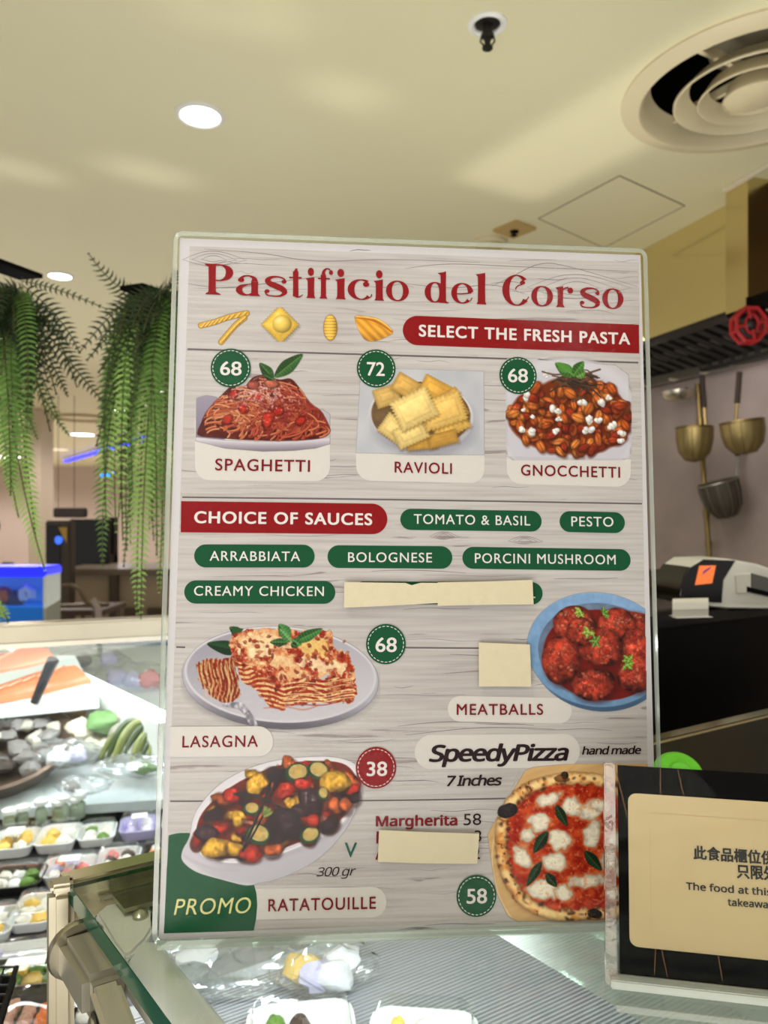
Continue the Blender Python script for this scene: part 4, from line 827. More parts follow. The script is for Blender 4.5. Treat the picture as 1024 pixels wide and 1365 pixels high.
# ---- meatballs
a = Art(698, 786, 863, 955); q = R_(5)
a.poly([(700, 786), (700, 787)]+[(700, 788)], (0, 0, 0), 0)
SHx = [(862.3, 786), (863, 955), (698, 955), (698, 786)]
a.ell(800, 874, 92, 74, 8, lambda X, Y, u, v: mixc((96, 132, 170), (66, 92, 124), np.clip((Y-900)/40, 0, 1)))
a.ell(797, 866, 95, 76, 8, lambda X, Y, u, v: np.clip(mixc((128, 162, 204), (112, 148, 186), np.clip(.5+v*.6, 0, 1))+((nz(X, Y, 6, 5)-.5)*20)[..., None], 0, 255))
a.ell(799, 869, 82, 65, 8, lambda X, Y, u, v: mixc((84, 92, 116), (120, 140, 168), nz(X, Y, 9, 3)))
a.ell(802, 873, 78, 60, 8, lambda X, Y, u, v: mixc((132, 28, 20), (96, 18, 14), nz(X, Y, 8, 2)))
for x, y, rx, ry in ((842, 838, 30, 24), (765, 832, 28, 24), (822, 834, 26, 24), (848, 862, 24, 24), (748, 880, 25, 32), (802, 862, 30, 26), (848, 898, 26, 24), (792, 912, 30, 22), (775, 842, 20, 18)):
    a.ell(x+2, y+3, rx+1, ry+1, 0, (60, 10, 8), .6, 4); a.blob(x, y, rx, ry, q.uniform(-20, 20), (180, 60, 40), int(x), rough=.42, spec=.55, edge=.6, wob=5, sc_=7)
    for k in range(26):
        t = q.uniform(0, 6.28); r = q.random()**.5*.85; a.blob(x+rx*r*math.cos(t), y+ry*r*math.sin(t), q.uniform(2, 4.5), q.uniform(1.5, 3.2), q.uniform(0, 180), q.choice([(206, 82, 56), (156, 34, 24), (200, 110, 80), (122, 48, 34)]), k+int(y), spec=.9, alpha=.6)
for x, y, c in ((774, 815, 0), (804, 818, 1), (784, 842, 0), (794, 855, 1), (838, 880, 2), (836, 886, 2)):
    for k in range(6): t = q.uniform(0, 6.28); a.leaf(x, y, x+9*math.cos(t), y+9*math.sin(t), 2.6, [(150, 176, 70), (96, 134, 50), (120, 168, 56)][c], (176, 196, 110))
a.A *= (a.X < 857.8+(a.Y-700)*.0175); a.A *= 1.0
a.build('printed picture of meatballs in a blue bowl')
# ---- ratatouille
a = Art(238, 1002, 490, 1184); q = R_(6); AN = -24
a.poly([(243, 1135), (250, 1122), (262, 1108), (300, 1150), (345, 1172), (330, 1180), (295, 1172), (262, 1162), (244, 1148)], (204, 198, 206), smooth=3)
a.poly([(253, 1116), (262, 1080), (300, 1040), (360, 1015), (430, 1008), (470, 1016), (483, 1036), (480, 1066), (462, 1104), (430, 1140), (390, 1164), (345, 1177), (300, 1172), (266, 1158), (250, 1140)], lambda X, Y, d: mixc((214, 208, 214), (188, 182, 192), np.clip((Y-1100-(X-300)*-.3)/60, 0, 1)), smooth=4)
a.poly([(243, 1140), (256, 1150), (285, 1156), (310, 1146), (290, 1142), (262, 1132), (252, 1122)], (196, 188, 198), .7, 2, smooth=3)
IN = [(262, 1122), (266, 1090), (290, 1062), (330, 1036), (380, 1018), (430, 1014), (462, 1020), (476, 1042), (470, 1072), (448, 1098), (410, 1118), (360, 1136), (310, 1144), (276, 1138)]
a.poly([(x+(x-372)*.035, y+(y-1080)*.05) for x, y in IN], (226, 220, 226), smooth=4, soft=2)
a.poly(IN, (110, 34, 22), smooth=4)
a.line([(262, 1132), (280, 1146), (312, 1153), (362, 1146), (412, 1127), (452, 1106), (476, 1076), (483, 1044)], 5, (168, 160, 172), .55, 2.5)
a.line([(258, 1128), (276, 1142), (311, 1149), (361, 1141), (411, 1122), (450, 1101), (473, 1073), (480, 1042)], 2.2, (236, 230, 234), .9)
a.line([(246, 1140), (262, 1150), (288, 1158), (320, 1160)], 3, (170, 162, 174), .5, 2)
def piece(kind, x, y, r, an):
    if kind == 'z':
        a.ell(x+1, y+2, r+1, r*.85, an, (30, 14, 12), .6, 2); a.ell(x, y, r, r*.8, an, (36, 66, 38)); a.ell(x+1, y-1.5, r*.78, r*.62, an, lambda X, Y, u, v: mixc((206, 190, 120), (170, 132, 74), nz(X, Y, 4, int(x)))); a.ell(x+1, y-1.5, r*.3, r*.22, an, (214, 168, 86), .8)
    else:
        c = {'r': (196, 44, 26), 'y': (226, 168, 52), 'e': (58, 34, 42), 'o': (206, 96, 44), 'p': (212, 120, 100)}[kind]; a.ell(x+1, y+2, r+1, r*.75+1, an, (40, 12, 10), .6, 2); a.blob(x, y, r, r*.68, an, c, int(x+y), rough=.34, spec=.8 if kind == 'e' else .6, wob=10, sc_=5)
for k in range(90):
    x, y = q.uniform(262, 474), q.uniform(1016, 1142)
    if inside(IN, x, y): piece(q.choice('rrryyoeepo'), x, y, q.uniform(8, 14), q.uniform(0, 180))
for kd, x, y, r, an in (('r', 312, 1060, 15, -20), ('y', 342, 1045, 17, -30), ('e', 288, 1086, 16, -10), ('e', 262+14, 1110, 14, 0), ('r', 325, 1098, 20, -20), ('z', 335, 1078, 11, 0), ('y', 318, 1090, 12, 90), ('e', 365, 1031, 14, 10), ('r', 382, 1052, 18, -10), ('z', 396, 1030, 16, -10), ('z', 424, 1027, 15, 20), ('y', 446, 1042, 20, 10), ('e', 415, 1070, 20, 60),
                        ('r', 402, 1044, 10, 0), ('e', 385, 1098, 24, 40), ('z', 413, 1113, 14, -30), ('z', 344, 1112, 17, 20), ('y', 288, 1130, 18, -10), ('y', 312, 1130, 14, 20), ('y', 385, 1070, 11, 20), ('o', 445, 1074, 14, 70), ('z', 430, 1058, 9, 80), ('r', 418, 1092, 12, 0), ('e', 440, 1100, 14, -30), ('r', 334, 1138, 16, 0), ('o', 362, 1134, 13, 0), ('o', 460, 1074, 12, 80), ('p', 330, 1096, 8, 0), ('e', 400, 1080, 9, 0)): piece(kd, x, y, r, an)
for pts, w_ in (([(365, 1030), (352, 1068), (338, 1100), (324, 1134)], 3.4), ([(370, 1032), (358, 1070), (342, 1104), (328, 1128)], 2.6), ([(312, 1058), (340, 1060), (366, 1072), (396, 1088)], 3.2), ([(318, 1056), (350, 1064), (380, 1078)], 2), ([(316, 1060), (342, 1066), (370, 1080), (402, 1096)], 1.6)):
    a.line(pts, w_, (26, 22, 24)); a.line([(x-.8, y-1) for x, y in pts], .7, (120, 116, 112), .5)
for k in range(7): t = q.uniform(-2.6, -.4); a.leaf(352, 1088, 352+13*math.cos(t), 1088+14*math.sin(t), 2.5, (120, 140, 58), (160, 170, 90))
a.build('printed picture of ratatouille in a white oval dish')
# ---- pizza on its wooden board
a = Art(645, 1018, 870, 1230); q = R_(7)
a.poly([(700, 1027), (712, 1022), (760, 1018), (864, 1016), (868, 1224), (690, 1228), (676, 1220), (662, 1190), (655, 1150), (650, 1112), (662, 1090)], lambda X, Y, d: np.clip(mixc((206, 160, 104), (224, 184, 130), nz(X*.25+Y*.1, Y*.9+X*.4, 5, 3))+0, 0, 255), smooth=0)
a.line([(694, 1028), (668, 1080), (656, 1140), (664, 1190), (682, 1224)], 1.4, (236, 214, 176), .7)
PZc = [(668, 1075), (690, 1050), (720, 1036), (755, 1029), (800, 1032), (836, 1050), (862, 1085), (872, 1125), (868, 1165), (850, 1200), (825, 1222), (790, 1226), (740, 1227), (700, 1212), (678, 1188), (664, 1155), (660, 1110)]
def crust(X, Y, d):
    n = nz(X, Y, 10, 5); n2 = nz(X, Y, 4, 6); o = mixc((226, 184, 128), (188, 120, 58), np.clip((n-.35)*2.2, 0, 1)); e = np.clip(-d/16, 0, 1); o = o*(.72+.5*np.sin(e*math.pi))[..., None]
    k = (np.clip((n2*.6+n*.5-.66)*7, 0, 1)*.85)[..., None]; return o*(1-k)+np.array([74, 40, 26])*k
a.poly([(x+1, y+2) for x, y in PZc], (150, 96, 56), .6, 4, smooth=4); a.poly(PZc, crust, smooth=4, soft=1.2, wob=3)
SP = [(765+(x-765)*.84, 1128+(y-1128)*.84) for x, y in PZc]
def sauce(X, Y, d):
    n = nz(X, Y, 9, 8, 3); n2 = nz(X, Y, 3, 4); o = mixc((156, 30, 16), (214, 78, 36), np.clip((n-.3)*2, 0, 1)); k = (np.clip((n2-.6)*4, 0, 1)*.6)[..., None]; return o*(1-k)+np.array([232, 150, 96])*k
a.poly(SP, sauce, smooth=4, soft=2, wob=9)
for x, y, rx, ry, an in ((730, 1066, 17, 9, -15), (763, 1074, 14, 12, 30), (787, 1080, 15, 10, -40), (718, 1096, 15, 11, 10), (703, 1114, 9, 13, 0), (746, 1120, 16, 13, 20), (696, 1142, 10, 16, -35), (740, 1150, 17, 13, 5), (790, 1112, 12, 17, 10), (726, 1186, 20, 13, -10), (752, 1190, 12, 10, 20), (782, 1174, 20, 9, -8), (800, 1072, 12, 8, 0), (828, 1120, 16, 12, 0), (835, 1160, 14, 12, 0), (820, 1190, 14, 10, 0), (812, 1145, 12, 14, 0)):
    w = a.win(x-rx-8, y-rx-8, x+rx+8, y+rx+8); d, u, v = a.esd(w, x, y, rx, ry, an); n = nz(a.X[w], a.Y[w], 9, int(x)); d = d+(n-.5)*9; k = nz(a.X[w], a.Y[w], 5, int(y))
    a.put(w, np.clip(.5-(d-2.5)/3, 0, 1)*.6, np.array([226, 160, 110])); col = np.array([240, 226, 206])*(.82+.25*np.clip(-d/5, 0, 1)+.12*(k-.5)*2)[..., None]; kk = (np.clip((k-.62)*5, 0, 1)*.5)[..., None]; a.put(w, np.clip(.5-d/1.5, 0, 1), col*(1-kk)+np.array([216, 130, 84])*kk)
for k in range(70): t = q.uniform(0, 6.28); r = q.uniform(90, 104); x, y = 765+r*math.cos(t), 1128+r*.94*math.sin(t); a.ell(x, y, q.uniform(1, 4), q.uniform(1, 2.6), q.uniform(0, 180), (50, 28, 20), q.uniform(.4, .9), 1.5)
a.blob(676, 1081, 13, 10, -10, (44, 38, 42), 3, spec=.5, wob=6, edge=.2); a.blob(753, 1033, 5, 5, 0, (40, 30, 26), 3, wob=3); a.blob(793, 1218, 10, 6, 0, (34, 24, 20), 3, wob=5); a.blob(748, 1037, 10, 5, 0, (86, 48, 28), 6, wob=5, alpha=.7)
for x0, y0, x1, y1, w_ in ((741, 1073, 756, 1101, 6), (730, 1108, 711, 1137, 7), (779, 1134, 802, 1160, 7), (722, 1148, 702, 1181, 6), (728, 1164, 742, 1182, 6)): a.leaf(x0, y0, x1, y1, w_, (34, 58, 34), (84, 104, 66))
a.A *= (a.X < 863.2+(a.Y-1020)*.018)
a.build('printed picture of a pizza on a wooden board')
# ---- the four small pasta shapes in the heading row
a = Art(262, 410, 335, 462, .6)
for P_, n in (([(268, 434), (285, 430), (305, 423), (329, 418)], 9), ([(326, 424), (316, 432), (305, 444), (295, 456)], 7)):
    a.line(P_, 8, (150, 100, 30)); a.line(P_, 6.6, (206, 160, 66))
    for k in range(n):
        t = (k+.5)/n; i = t*3; j = min(2, int(i)); f = i-j; x = P_[j][0]*(1-f)+P_[j+1][0]*f; y = P_[j][1]*(1-f)+P_[j+1][1]*f; a.line([(x-3, y+3), (x+3, y-3)], 1.6, (238, 202, 112), .8); a.line([(x-.5, y+3.4), (x+4.6, y-2.2)], .9, (132, 84, 22), .8)
a.build('printed picture of two twisted pasta pieces').name = 'pasta_picture'
a = Art(345, 410, 402, 456, .6); rav(373.5, 433, 18.5, 18, 45, (222, 178, 74), 3)
a.ell(376, 432, 13, 12, 0, lambda X, Y, u, v: np.array([226, 190, 90])*(1.08-.35*(u*u+v*v)-.12*(u+v))[..., None]); a.ell(372, 427, 5, 3, -30, (250, 232, 170), .7, 2)
a.build('printed picture of one square ravioli').name = 'pasta_picture'
a = Art(428, 414, 453, 458, .6); a.ell(440.5, 437, 9.5, 17.5, 0, (150, 102, 30)); a.ell(440.3, 436.6, 8.6, 16.6, 0, lambda X, Y, u, v: np.array([224, 176, 76])*(1.05-.3*u*u-.1*u+.12*np.sin(Y*1.55))[..., None])
a.build('printed picture of one ridged oval pasta').name = 'pasta_picture'
a = Art(470, 416, 527, 460, .6); a.poly([(473, 422.5), (490, 422), (508, 427), (524, 442), (514, 450), (500, 455), (488, 454), (480, 444)], lambda X, Y, d: np.array([220, 152, 56])*(1.05+.12*np.sin((X-Y)*.5)-.25*np.clip((Y-440)/16, 0, 1))[..., None], smooth=4)
a.line([(474, 423), (492, 426), (506, 431), (522, 442)], 3, (168, 100, 28), .8); a.line([(474, 422.4), (492, 423.6), (508, 428), (522, 440)], 1.4, (240, 196, 108), .9); a.line([(476, 424), (494, 430), (508, 437)], 1, (196, 124, 40), .7)
a.build('printed picture of one pasta shell').name = 'pasta_picture'
# ================================================================ clear sleeve round the sheet
SLV = glass('sleeve_film', (252, 253, 253), 1.45, .09, .3, .12, 300)
g = MB(); ex_ = .0035
def rr2(x0, y0, x1, y1, r, z, n=6):
    o = []
    for cx_, cy_, s0 in ((x1-r, y1-r, 0), (x0+r, y1-r, 90), (x0+r, y0+r, 180), (x1-r, y0+r, 270)):
        for k in range(n): an = math.radians(s0+90*k/(n-1)); o.append(Vector((cx_+r*math.cos(an), cy_+r*math.sin(an), z)))
    return o
y_b = -.0018
A_ = rr2(-ex_, y_b, SW+ex_, SH_+ex_, .006, .0025); n_ = len(A_); g.add(A_, [list(range(n_))]); g.build('sleeve_front', SLV, menu, False, world=False)
g = MB(); B_ = rr2(-ex_, y_b, SW+ex_, SH_+ex_, .006, -.0015); g.add(B_, [list(range(n_))]); g.build('sleeve_back', SLV, menu, False, world=False)
g = MB(); g.add(A_+B_, [[i, (i+1) % n_, n_+(i+1) % n_, n_+i] for i in range(n_)]); g.build('sleeve_edge', ACEDGE, menu, False, world=False)
g = MB(); Ai = rr2(-.0006, .0002, SW+.0006, SH_+.0006, .003, .0024)
g.add([v_+Vector((0, 0, -.0003)) for v_ in A_]+Ai, [[i, (i+1) % n_, n_+(i+1) % n_, n_+i] for i in range(n_)]); g.build('sealed_margin', glass('sealed_margin', (232, 240, 230), 1.5, .1, 2.0, haze=.28), menu, False, world=False)
# foot of the holder: clear acrylic plate running back along the glass
f0 = MW @ Vector((.0, y_b, 0)); f1 = MW @ Vector((SW, y_b, 0)); bk = Vector((-r1.y, r1.x, 0)).normalized(); fz = GZ+.0002
q_ = [Vector((p.x, p.y, fz)) for p in (f0-bk*.004, f1-bk*.004, f1+bk*.06, f0+bk*.06)]
MB().slab(q_, UP*.0022).build('holder_foot', ACRYL, menu, False)
MB().slab([q_[0]-bk*.0015, q_[1]-bk*.0015, q_[1], q_[0]], UP*.005).build('holder_front_lip', ACEDGE, menu, False)
q_ = [MW @ Vector((x_, y_, -.006)) for x_, y_ in ((.0, .001), (SW, .001), (SW, .16), (.0, .16))]
MB().slab(q_, MW.to_3x3() @ Vector((0, 0, .003))).build('holder_back', ACRYL, menu, False)
# ================================================================ SMALL ACRYLIC CARD STAND (right)
KC = Vector((.1215, .3955, GZ+.0065)); kx = Vector((.983, -.182, 0)).normalized(); ky = Vector((kx.y*-.08, .08, 1)); ky = (ky-kx*ky.dot(kx)).normalized(); kz = kx.cross(ky)
KW_ = Matrix(((kx.x, ky.x, kz.x, KC.x), (kx.y, ky.y, kz.y, KC.y), (kx.z, ky.z, kz.z, KC.z), (0, 0, 0, 1)))
std = thing('card_stand', 'small clear acrylic stand holding a black and tan takeaway notice card', 'card stand', mw=KW_)
def K(px, py, z=0):
    d = Vector(((px-512)/F, 1, -(py-682.5)/F)); h = Vector((0, 0, CZ)); k = (KC-h).dot(kz)/d.dot(kz); p = h+d*k-KC; return Vector((p.dot(kx), p.dot(ky), z))
KH = K(823, 1020).y; KX = K(825, 1160).x; KWd = .150; kb = K(829, 1298).y
def kp(pts, z, m, name, par=std, label=None): g = MB(); g.add([Vector((p[0], p[1], z)) for p in pts], [list(range(len(pts)))]); return g.build(name, m, par, False, label=label, world=False)
g = MB(); g.slab([Vector((KX, kb, -.0006)), Vector((KX+KWd, kb, -.0006)), Vector((KX+KWd, KH, -.0006)), Vector((KX, KH, -.0006))], Vector((0, 0, .0006))); g.build('notice_card', mat('card_black', (12, 11, 11), .8, 0, .2, 30, spec=.03), std, False, world=False)
KT = mat('kraft_tan', (198, 174, 134), .5, 0, .06, 60)
ka, kc = K(835.5, 1056.5), K(841, 1261); x0_, x1_ = (ka.x+kc.x)/2, KX+KWd-((ka.x+kc.x)/2-KX)
kr = kp(rr2(x0_, kc.y, x1_, ka.y, .0045, 0), .0003, KT, 'kraft_panel', label='tan rounded panel of the card')
g = MB(); ia, ic = K(866, 1083), K(871, 1245)
for u0, v0, u1, v1 in ((ia.x, ic.y, ia.x, ia.y), (ia.x, ia.y, x1_-.01, ia.y)):
    w_ = .0001; g.add([Vector((u0-w_, v0-w_, .0004)), Vector((u1+w_, v0-w_, .0004)) if v0 == v1 else Vector((u0+w_, v0, .0004)), Vector((u1+w_, v1+w_, .0004)), Vector((u0-w_, v1+w_, .0004)) if v0 == v1 else Vector((u1-w_, v1, .0004))], [[0, 1, 2, 3]])
o = g.build('embossed_frame', mat('kraft_shade', (186, 160, 112), .5), kr, False, world=False)
GD = mat('bronze_line', (112, 76, 46), .35, .5)
g = MB()
for (xa, ya), (xb, yb) in (((822, 1030), (836, 1088)), ((880.5, 1024), (880.5, 1058)), ((903.5, 1026), (911.5, 1060)), ((874, 1264), (872.5, 1299)), ((882, 1265), (890, 1302)), ((957, 1272), (963.5, 1308))):
    p, r = K(xa, ya), K(xb, yb); d = (r-p).normalized(); w_ = Vector((-d.y, d.x, 0))*.00022; g.add([p-w_, p+w_, r+w_, r-w_], [[0, 1, 2, 3]])
for v_ in g.v: v_.z = .0002
g.build('bronze_lines', GD, std, False, world=False)
INK2 = mat('card_ink', (24, 20, 16), .5)
for txt, x0, y0, x1, y1, cap, of, ft, ref in (('此食品櫃位供', 924.5, 1143, 1033, 1151, 17.5, .012, False, '此'), ('只限外', 982, 1168, 1036, 1172, 17, .012, False, '只'), ('The food at this', 914.5, 1185, 1029, 1193.5, 11, .02, True, 'H'), ('takeaway', 970, 1206.5, 1032, 1210.5, 11, .02, True, 'H')):
    lettering('lettering', txt, x0, y0, x1, y1, cap, INK2, .0005, parent=std, off=of*1.1, SS=K, font=ft, capref=ref).parent = kr
AB = glass('stand_acrylic', (252, 253, 252), 1.49, .02, .05)
ob_ = MB(); xl = KX-.0012
for z0_, z1_, nm in ((.0012, .0026, 'front_plate'), (-.0030, -.0014, 'back_plate')):
    g = MB(); g.slab([Vector((xl, kb-.001, z0_)), Vector((KX+KWd+.001, kb-.001, z0_)), Vector((KX+KWd+.001, KH+.001, z0_)), Vector((xl, KH+.001, z0_))], Vector((0, 0, z1_-z0_))); g.build(nm, AB, std, False, world=False)
g = MB(); g.slab([Vector((xl-.0062, kb-.0055, -.004)), Vector((xl-.0004, kb-.0055, -.004)), Vector((xl-.0004, KH+.0012, -.004)), Vector((xl-.0062, KH+.0012, -.004))], Vector((0, 0, .0064)))
g.build('side_wall', glass('side_wall_acrylic', (236, 226, 220), 1.49, .05, 1.6, .5, 60, haze=.10), std, False, bevel=.0008, world=False)
g = MB(); g.slab([Vector((xl-.004, kb-.0055, -.006)), Vector((KX+KWd+.002, kb-.0055, -.006)), Vector((KX+KWd+.002, kb-.0008, -.006)), Vector((xl-.004, kb-.0008, -.006))], Vector((0, 0, .012))); g.build('bottom_bar', glass('bar_acrylic', (240, 244, 242), 1.5, .06, 2.2, .3, 50, haze=.45), std, False, bevel=.0006, world=False)
bx = [KW_ @ Vector((u, kb, w)) for u, w in ((xl-.004, .026), (KX+KWd, .026), (KX+KWd, -.03), (xl-.004, -.03))]; bx = [Vector((p.x, p.y, GZ+.0004)) for p in bx]
MB().slab(bx, UP*.0035).build('base_plate', AB, std, False)
MB().slab([bx[0], bx[1], bx[1]-Vector((0, .0008, 0)), bx[0]-Vector((0, .0008, 0))], UP*.0035).build('base_edge', ACEDGE, std, False)
# ================================================================ GLASS DELI COUNTER (ours)
GZ = CZ-.25                               # glass top
C0 = PZ(94, 1180, GZ); E2 = (PZ(1024, 955, GZ)-C0).normalized(); E1 = (PZ(229, 1365, GZ)-C0).normalized()

ctr = thing('deli_counter', 'stainless steel framed glass topped deli counter under the menu sign', 'counter', (C0.x+.3, C0.y, 0))
LG, WG = .95, .50
GE = mat('green_glass_edge', (14, 74, 58), .12, 0, .15, 12, spec=.6)
g = MB(); th = .012
g.slab([C0, C0+E1*LG, C0+E1*LG+E2*WG, C0+E2*WG], UP*-th).build('glass_top', GLASS, ctr, smooth=False)
e = .0006
for a, b, w, th_ in ((C0, C0+E1*LG, -E2, th), (C0, C0+E2*WG, -E1, .0025)):
    MB().slab([a+w*e, b+w*e, b, a], UP*-th_).build('glass_edge', GE, ctr, smooth=False, label='dark green polished glass edge')
WG = 1.25
ld = [C0+E2*.502-UP*.002, C0+E2*.502+E1*.9-UP*.002, C0+E2*1.4+E1*.9-UP*.002, C0+E2*1.4-UP*.002]
MB().slab(ld, UP*-.02).build('dark_counter_leaf', mat('dark_slab', (30, 26, 23), .45, 0, .15, 6, spec=.25), ctr, label='dark brown solid counter top')  # opaque slab added to keep bright glass reflections out of this end
FRM = mat('frame_steel', (184, 176, 156), .32, .55, .06, 50)
rb = C0-E1*.004-E2*.004
MB().slab([rb, rb+E2*1.5, rb+E2*1.5-E1*.021, rb-E1*.021], UP*-.028).build('back_rail', mat('rail_steel', (222, 212, 186), .2, .92, .04, 50), ctr, bevel=.003)
MB().slab([rb+E2*.03+E1*.03-UP*.012, rb+E2*1.5+E1*.03-UP*.012, rb+E2*1.5-UP*.012, rb+E2*.03-UP*.012], UP*-.003).build('glass_seat', mat('seat_steel', (150, 142, 122), .35, .8), ctr)
MB().tube([PZ(134, 1199, GZ-.0145), PZ(330, 1148, GZ-.0145)], .0017, 8).build('seat_trim', STEEL, ctr)
ps = rb-E2*.004
pd = Vector((1, 0, 0)); pn_ = Vector((0, 1, 0))
pc = P(80, 1180, .497); pc.z = 0
pts = [pc+Vector((-.0115, .004, 0)), pc+Vector((-.003, -.008, 0)), pc+Vector((.0115, -.004, 0)), pc+Vector((.004, .012, 0))]
MB().slab(pts, UP*(GZ-.003)).build('corner_post', FRM, ctr, bevel=.004)
pcap = MB(); pcap.slab([Vector((pc.x, pc.y, GZ-.004))+(Vector((p_.x-pc.x, p_.y-pc.y, 0)))*.92 for p_ in pts], UP*.006); pcap.build('post_cap', FRM, ctr, bevel=.002)
# gas strut arm along the left glass edge, outer side
a0 = C0+E1*.030-E2*.004-UP*.016; a1 = C0+E1*.080-E2*.002-UP*.02
MB().slab([a0-E2*.012, a1-E2*.012, a1+E2*.012, a0+E2*.012], UP*-.026).build('outer_arm', mat('arm_metal', (164, 160, 148), .36, .6), ctr, bevel=.0045)
MB().lathe([(.0175, -.003), (.0185, 0), (.0175, .003), (0, .004)], a0-UP*.012, 24, (E1*-1).to_track_quat('Z', 'Y').to_matrix()).build('hinge_disc', STEEL, ctr)
b0 = a1+E1*.004; qx = (-E2).to_track_quat('Z', 'Y').to_matrix()
MB().slab([b0-E2*.011-E1*.0, b0-E2*.011+E1*.05-UP*.02, b0+E2*.006+E1*.05-UP*.02, b0+E2*.006], UP*-.05).build('hinge_bracket', mat('pale_metal', (176, 172, 160), .35, .8), ctr, bevel=.003)
sc0 = b0-E2*.0115+E1*.012-UP*.018
MB().lathe([(.0058, 0), (.0058, .002), (.0035, .003), (.0028, .0015), (0, .0015)], sc0, 20, qx).build('screw', STEEL, ctr)
MB().lathe([(.0085, 0), (.0085, .0008), (0, .0008)], sc0+E1*.001, 20, qx).build('screw_recess', mat('screw_dark_ring', (70, 66, 60), .5, .6), ctr)  # plain dark disc round the screw
# inner bracket, tube and screws seen through the glass
i0 = C0+E1*.03+E2*.018-UP*.02
q5 = lambda L_, z: [PZ(x_, y_, z) for x_, y_ in L_]
MB().slab(q5([(127, 1217), (140, 1206), (180, 1196), (196, 1200), (205, 1214), (205, 1234), (196, 1250), (176, 1270), (164, 1274), (150, 1256)], GZ-.018), UP*-.006).build('inner_plate', mat('inner_plate_metal', (232, 228, 224), .45, .0), ctr, bevel=.002)
tb0 = PZ(190, 1290, GZ-.034)
MB().tube([tb0, tb0+E1*.5], .0150, 24).build('lift_tube', mat('tube_steel', (224, 224, 222), .35, .1), ctr)
for q_, r_ in ((PZ(187, 1222, GZ-.018), .0052), (PZ(137, 1185, GZ-.0135), .0062)):
    MB().lathe([(r_, 0), (r_, .002), (r_*.6, .004), (0, .005)], q_, 24).build('glass_button', STEEL, ctr)
MB().slab(q5([(196, 1196), (206, 1192), (212, 1230), (203, 1238)], GZ-.020), UP*-.004).build('clip_plate', DSTEEL, ctr)
# body under the glass: side panel, front, deck
DZ = .90
Dk = mat('deck_grey', (158, 164, 168), .4, .5, .06, 40)
dc = C0-E1*.32-E2*.02
dk = [Vector((v_.x, v_.y, DZ)) for v_ in (dc+E2*.13, dc+E1*(LG+.3)+E2*.13, dc+E1*(LG+.3)+E2*WG, dc+E1*.29+E2*WG, dc+E1*.29+E2*.74, dc+E2*.74)]
MB().slab(dk, UP*-.02).build('display_deck', Dk, ctr)
# corrugated mat: parallel ridges
g = MB(); rs_ = C0-E1*.30+E2*.10
for k in range(150):
    a = rs_+E1*(.005+k*.0055); a.z = DZ+.0003; b = a+E2*(.60 if k*.0055 < .27 else .72)
    g.slab([a, b, b+E1*.0026, a+E1*.0026], UP*.003)
rm = g.build('ridged_mat', mat('ridged_mat_grey', (184, 186, 192), .35, .3, .04, 40), ctr, smooth=False); rm['kind'] = 'stuff'
body = [Vector((v_.x, v_.y, 0)) for v_ in (C0+E2*.12+E1*.08, C0+E1*LG+E2*.12, C0+E1*LG+E2*WG, C0+E2*WG+E1*.08)]
MB().slab(body, UP*(DZ-.022)).build('counter_body', mat('dark_counter_side', (40, 38, 36), .4), ctr)
# dark interior back panel on the right end
bp = C0+E2*.62-E1*.035; bp.z = DZ; be = C0+E2*1.35-E1*.035; be.z = DZ
MB().slab([bp, be, be-E1*.01, bp-E1*.01], UP*(GZ-DZ-.03)).build('dark_back_panel', mat('dark_brown_panel', (34, 30, 26), .3), ctr)
# acrylic divider bars lying across under the glass (right half)
for s_, k in ((.30, 0), (.36, 1), (.47, 2), (.54, 3)):
    a = C0+E2*s_-E1*.0-UP*.03; b = a+E1*.6
    MB().slab([a, b, b+E2*.004, a+E2*.004], UP*-.06).build('acrylic_divider', ACEDGE, ctr, smooth=False)
sh = C0+E2*.36-UP*.055
MB().slab([sh, sh+E1*.6, sh+E1*.6+E2*.3, sh+E2*.3], UP*-.004).build('acrylic_shelf', glass('pale_shelf', (236, 240, 236), 1.45, .1, 1.2, haze=.3), ctr, smooth=False)
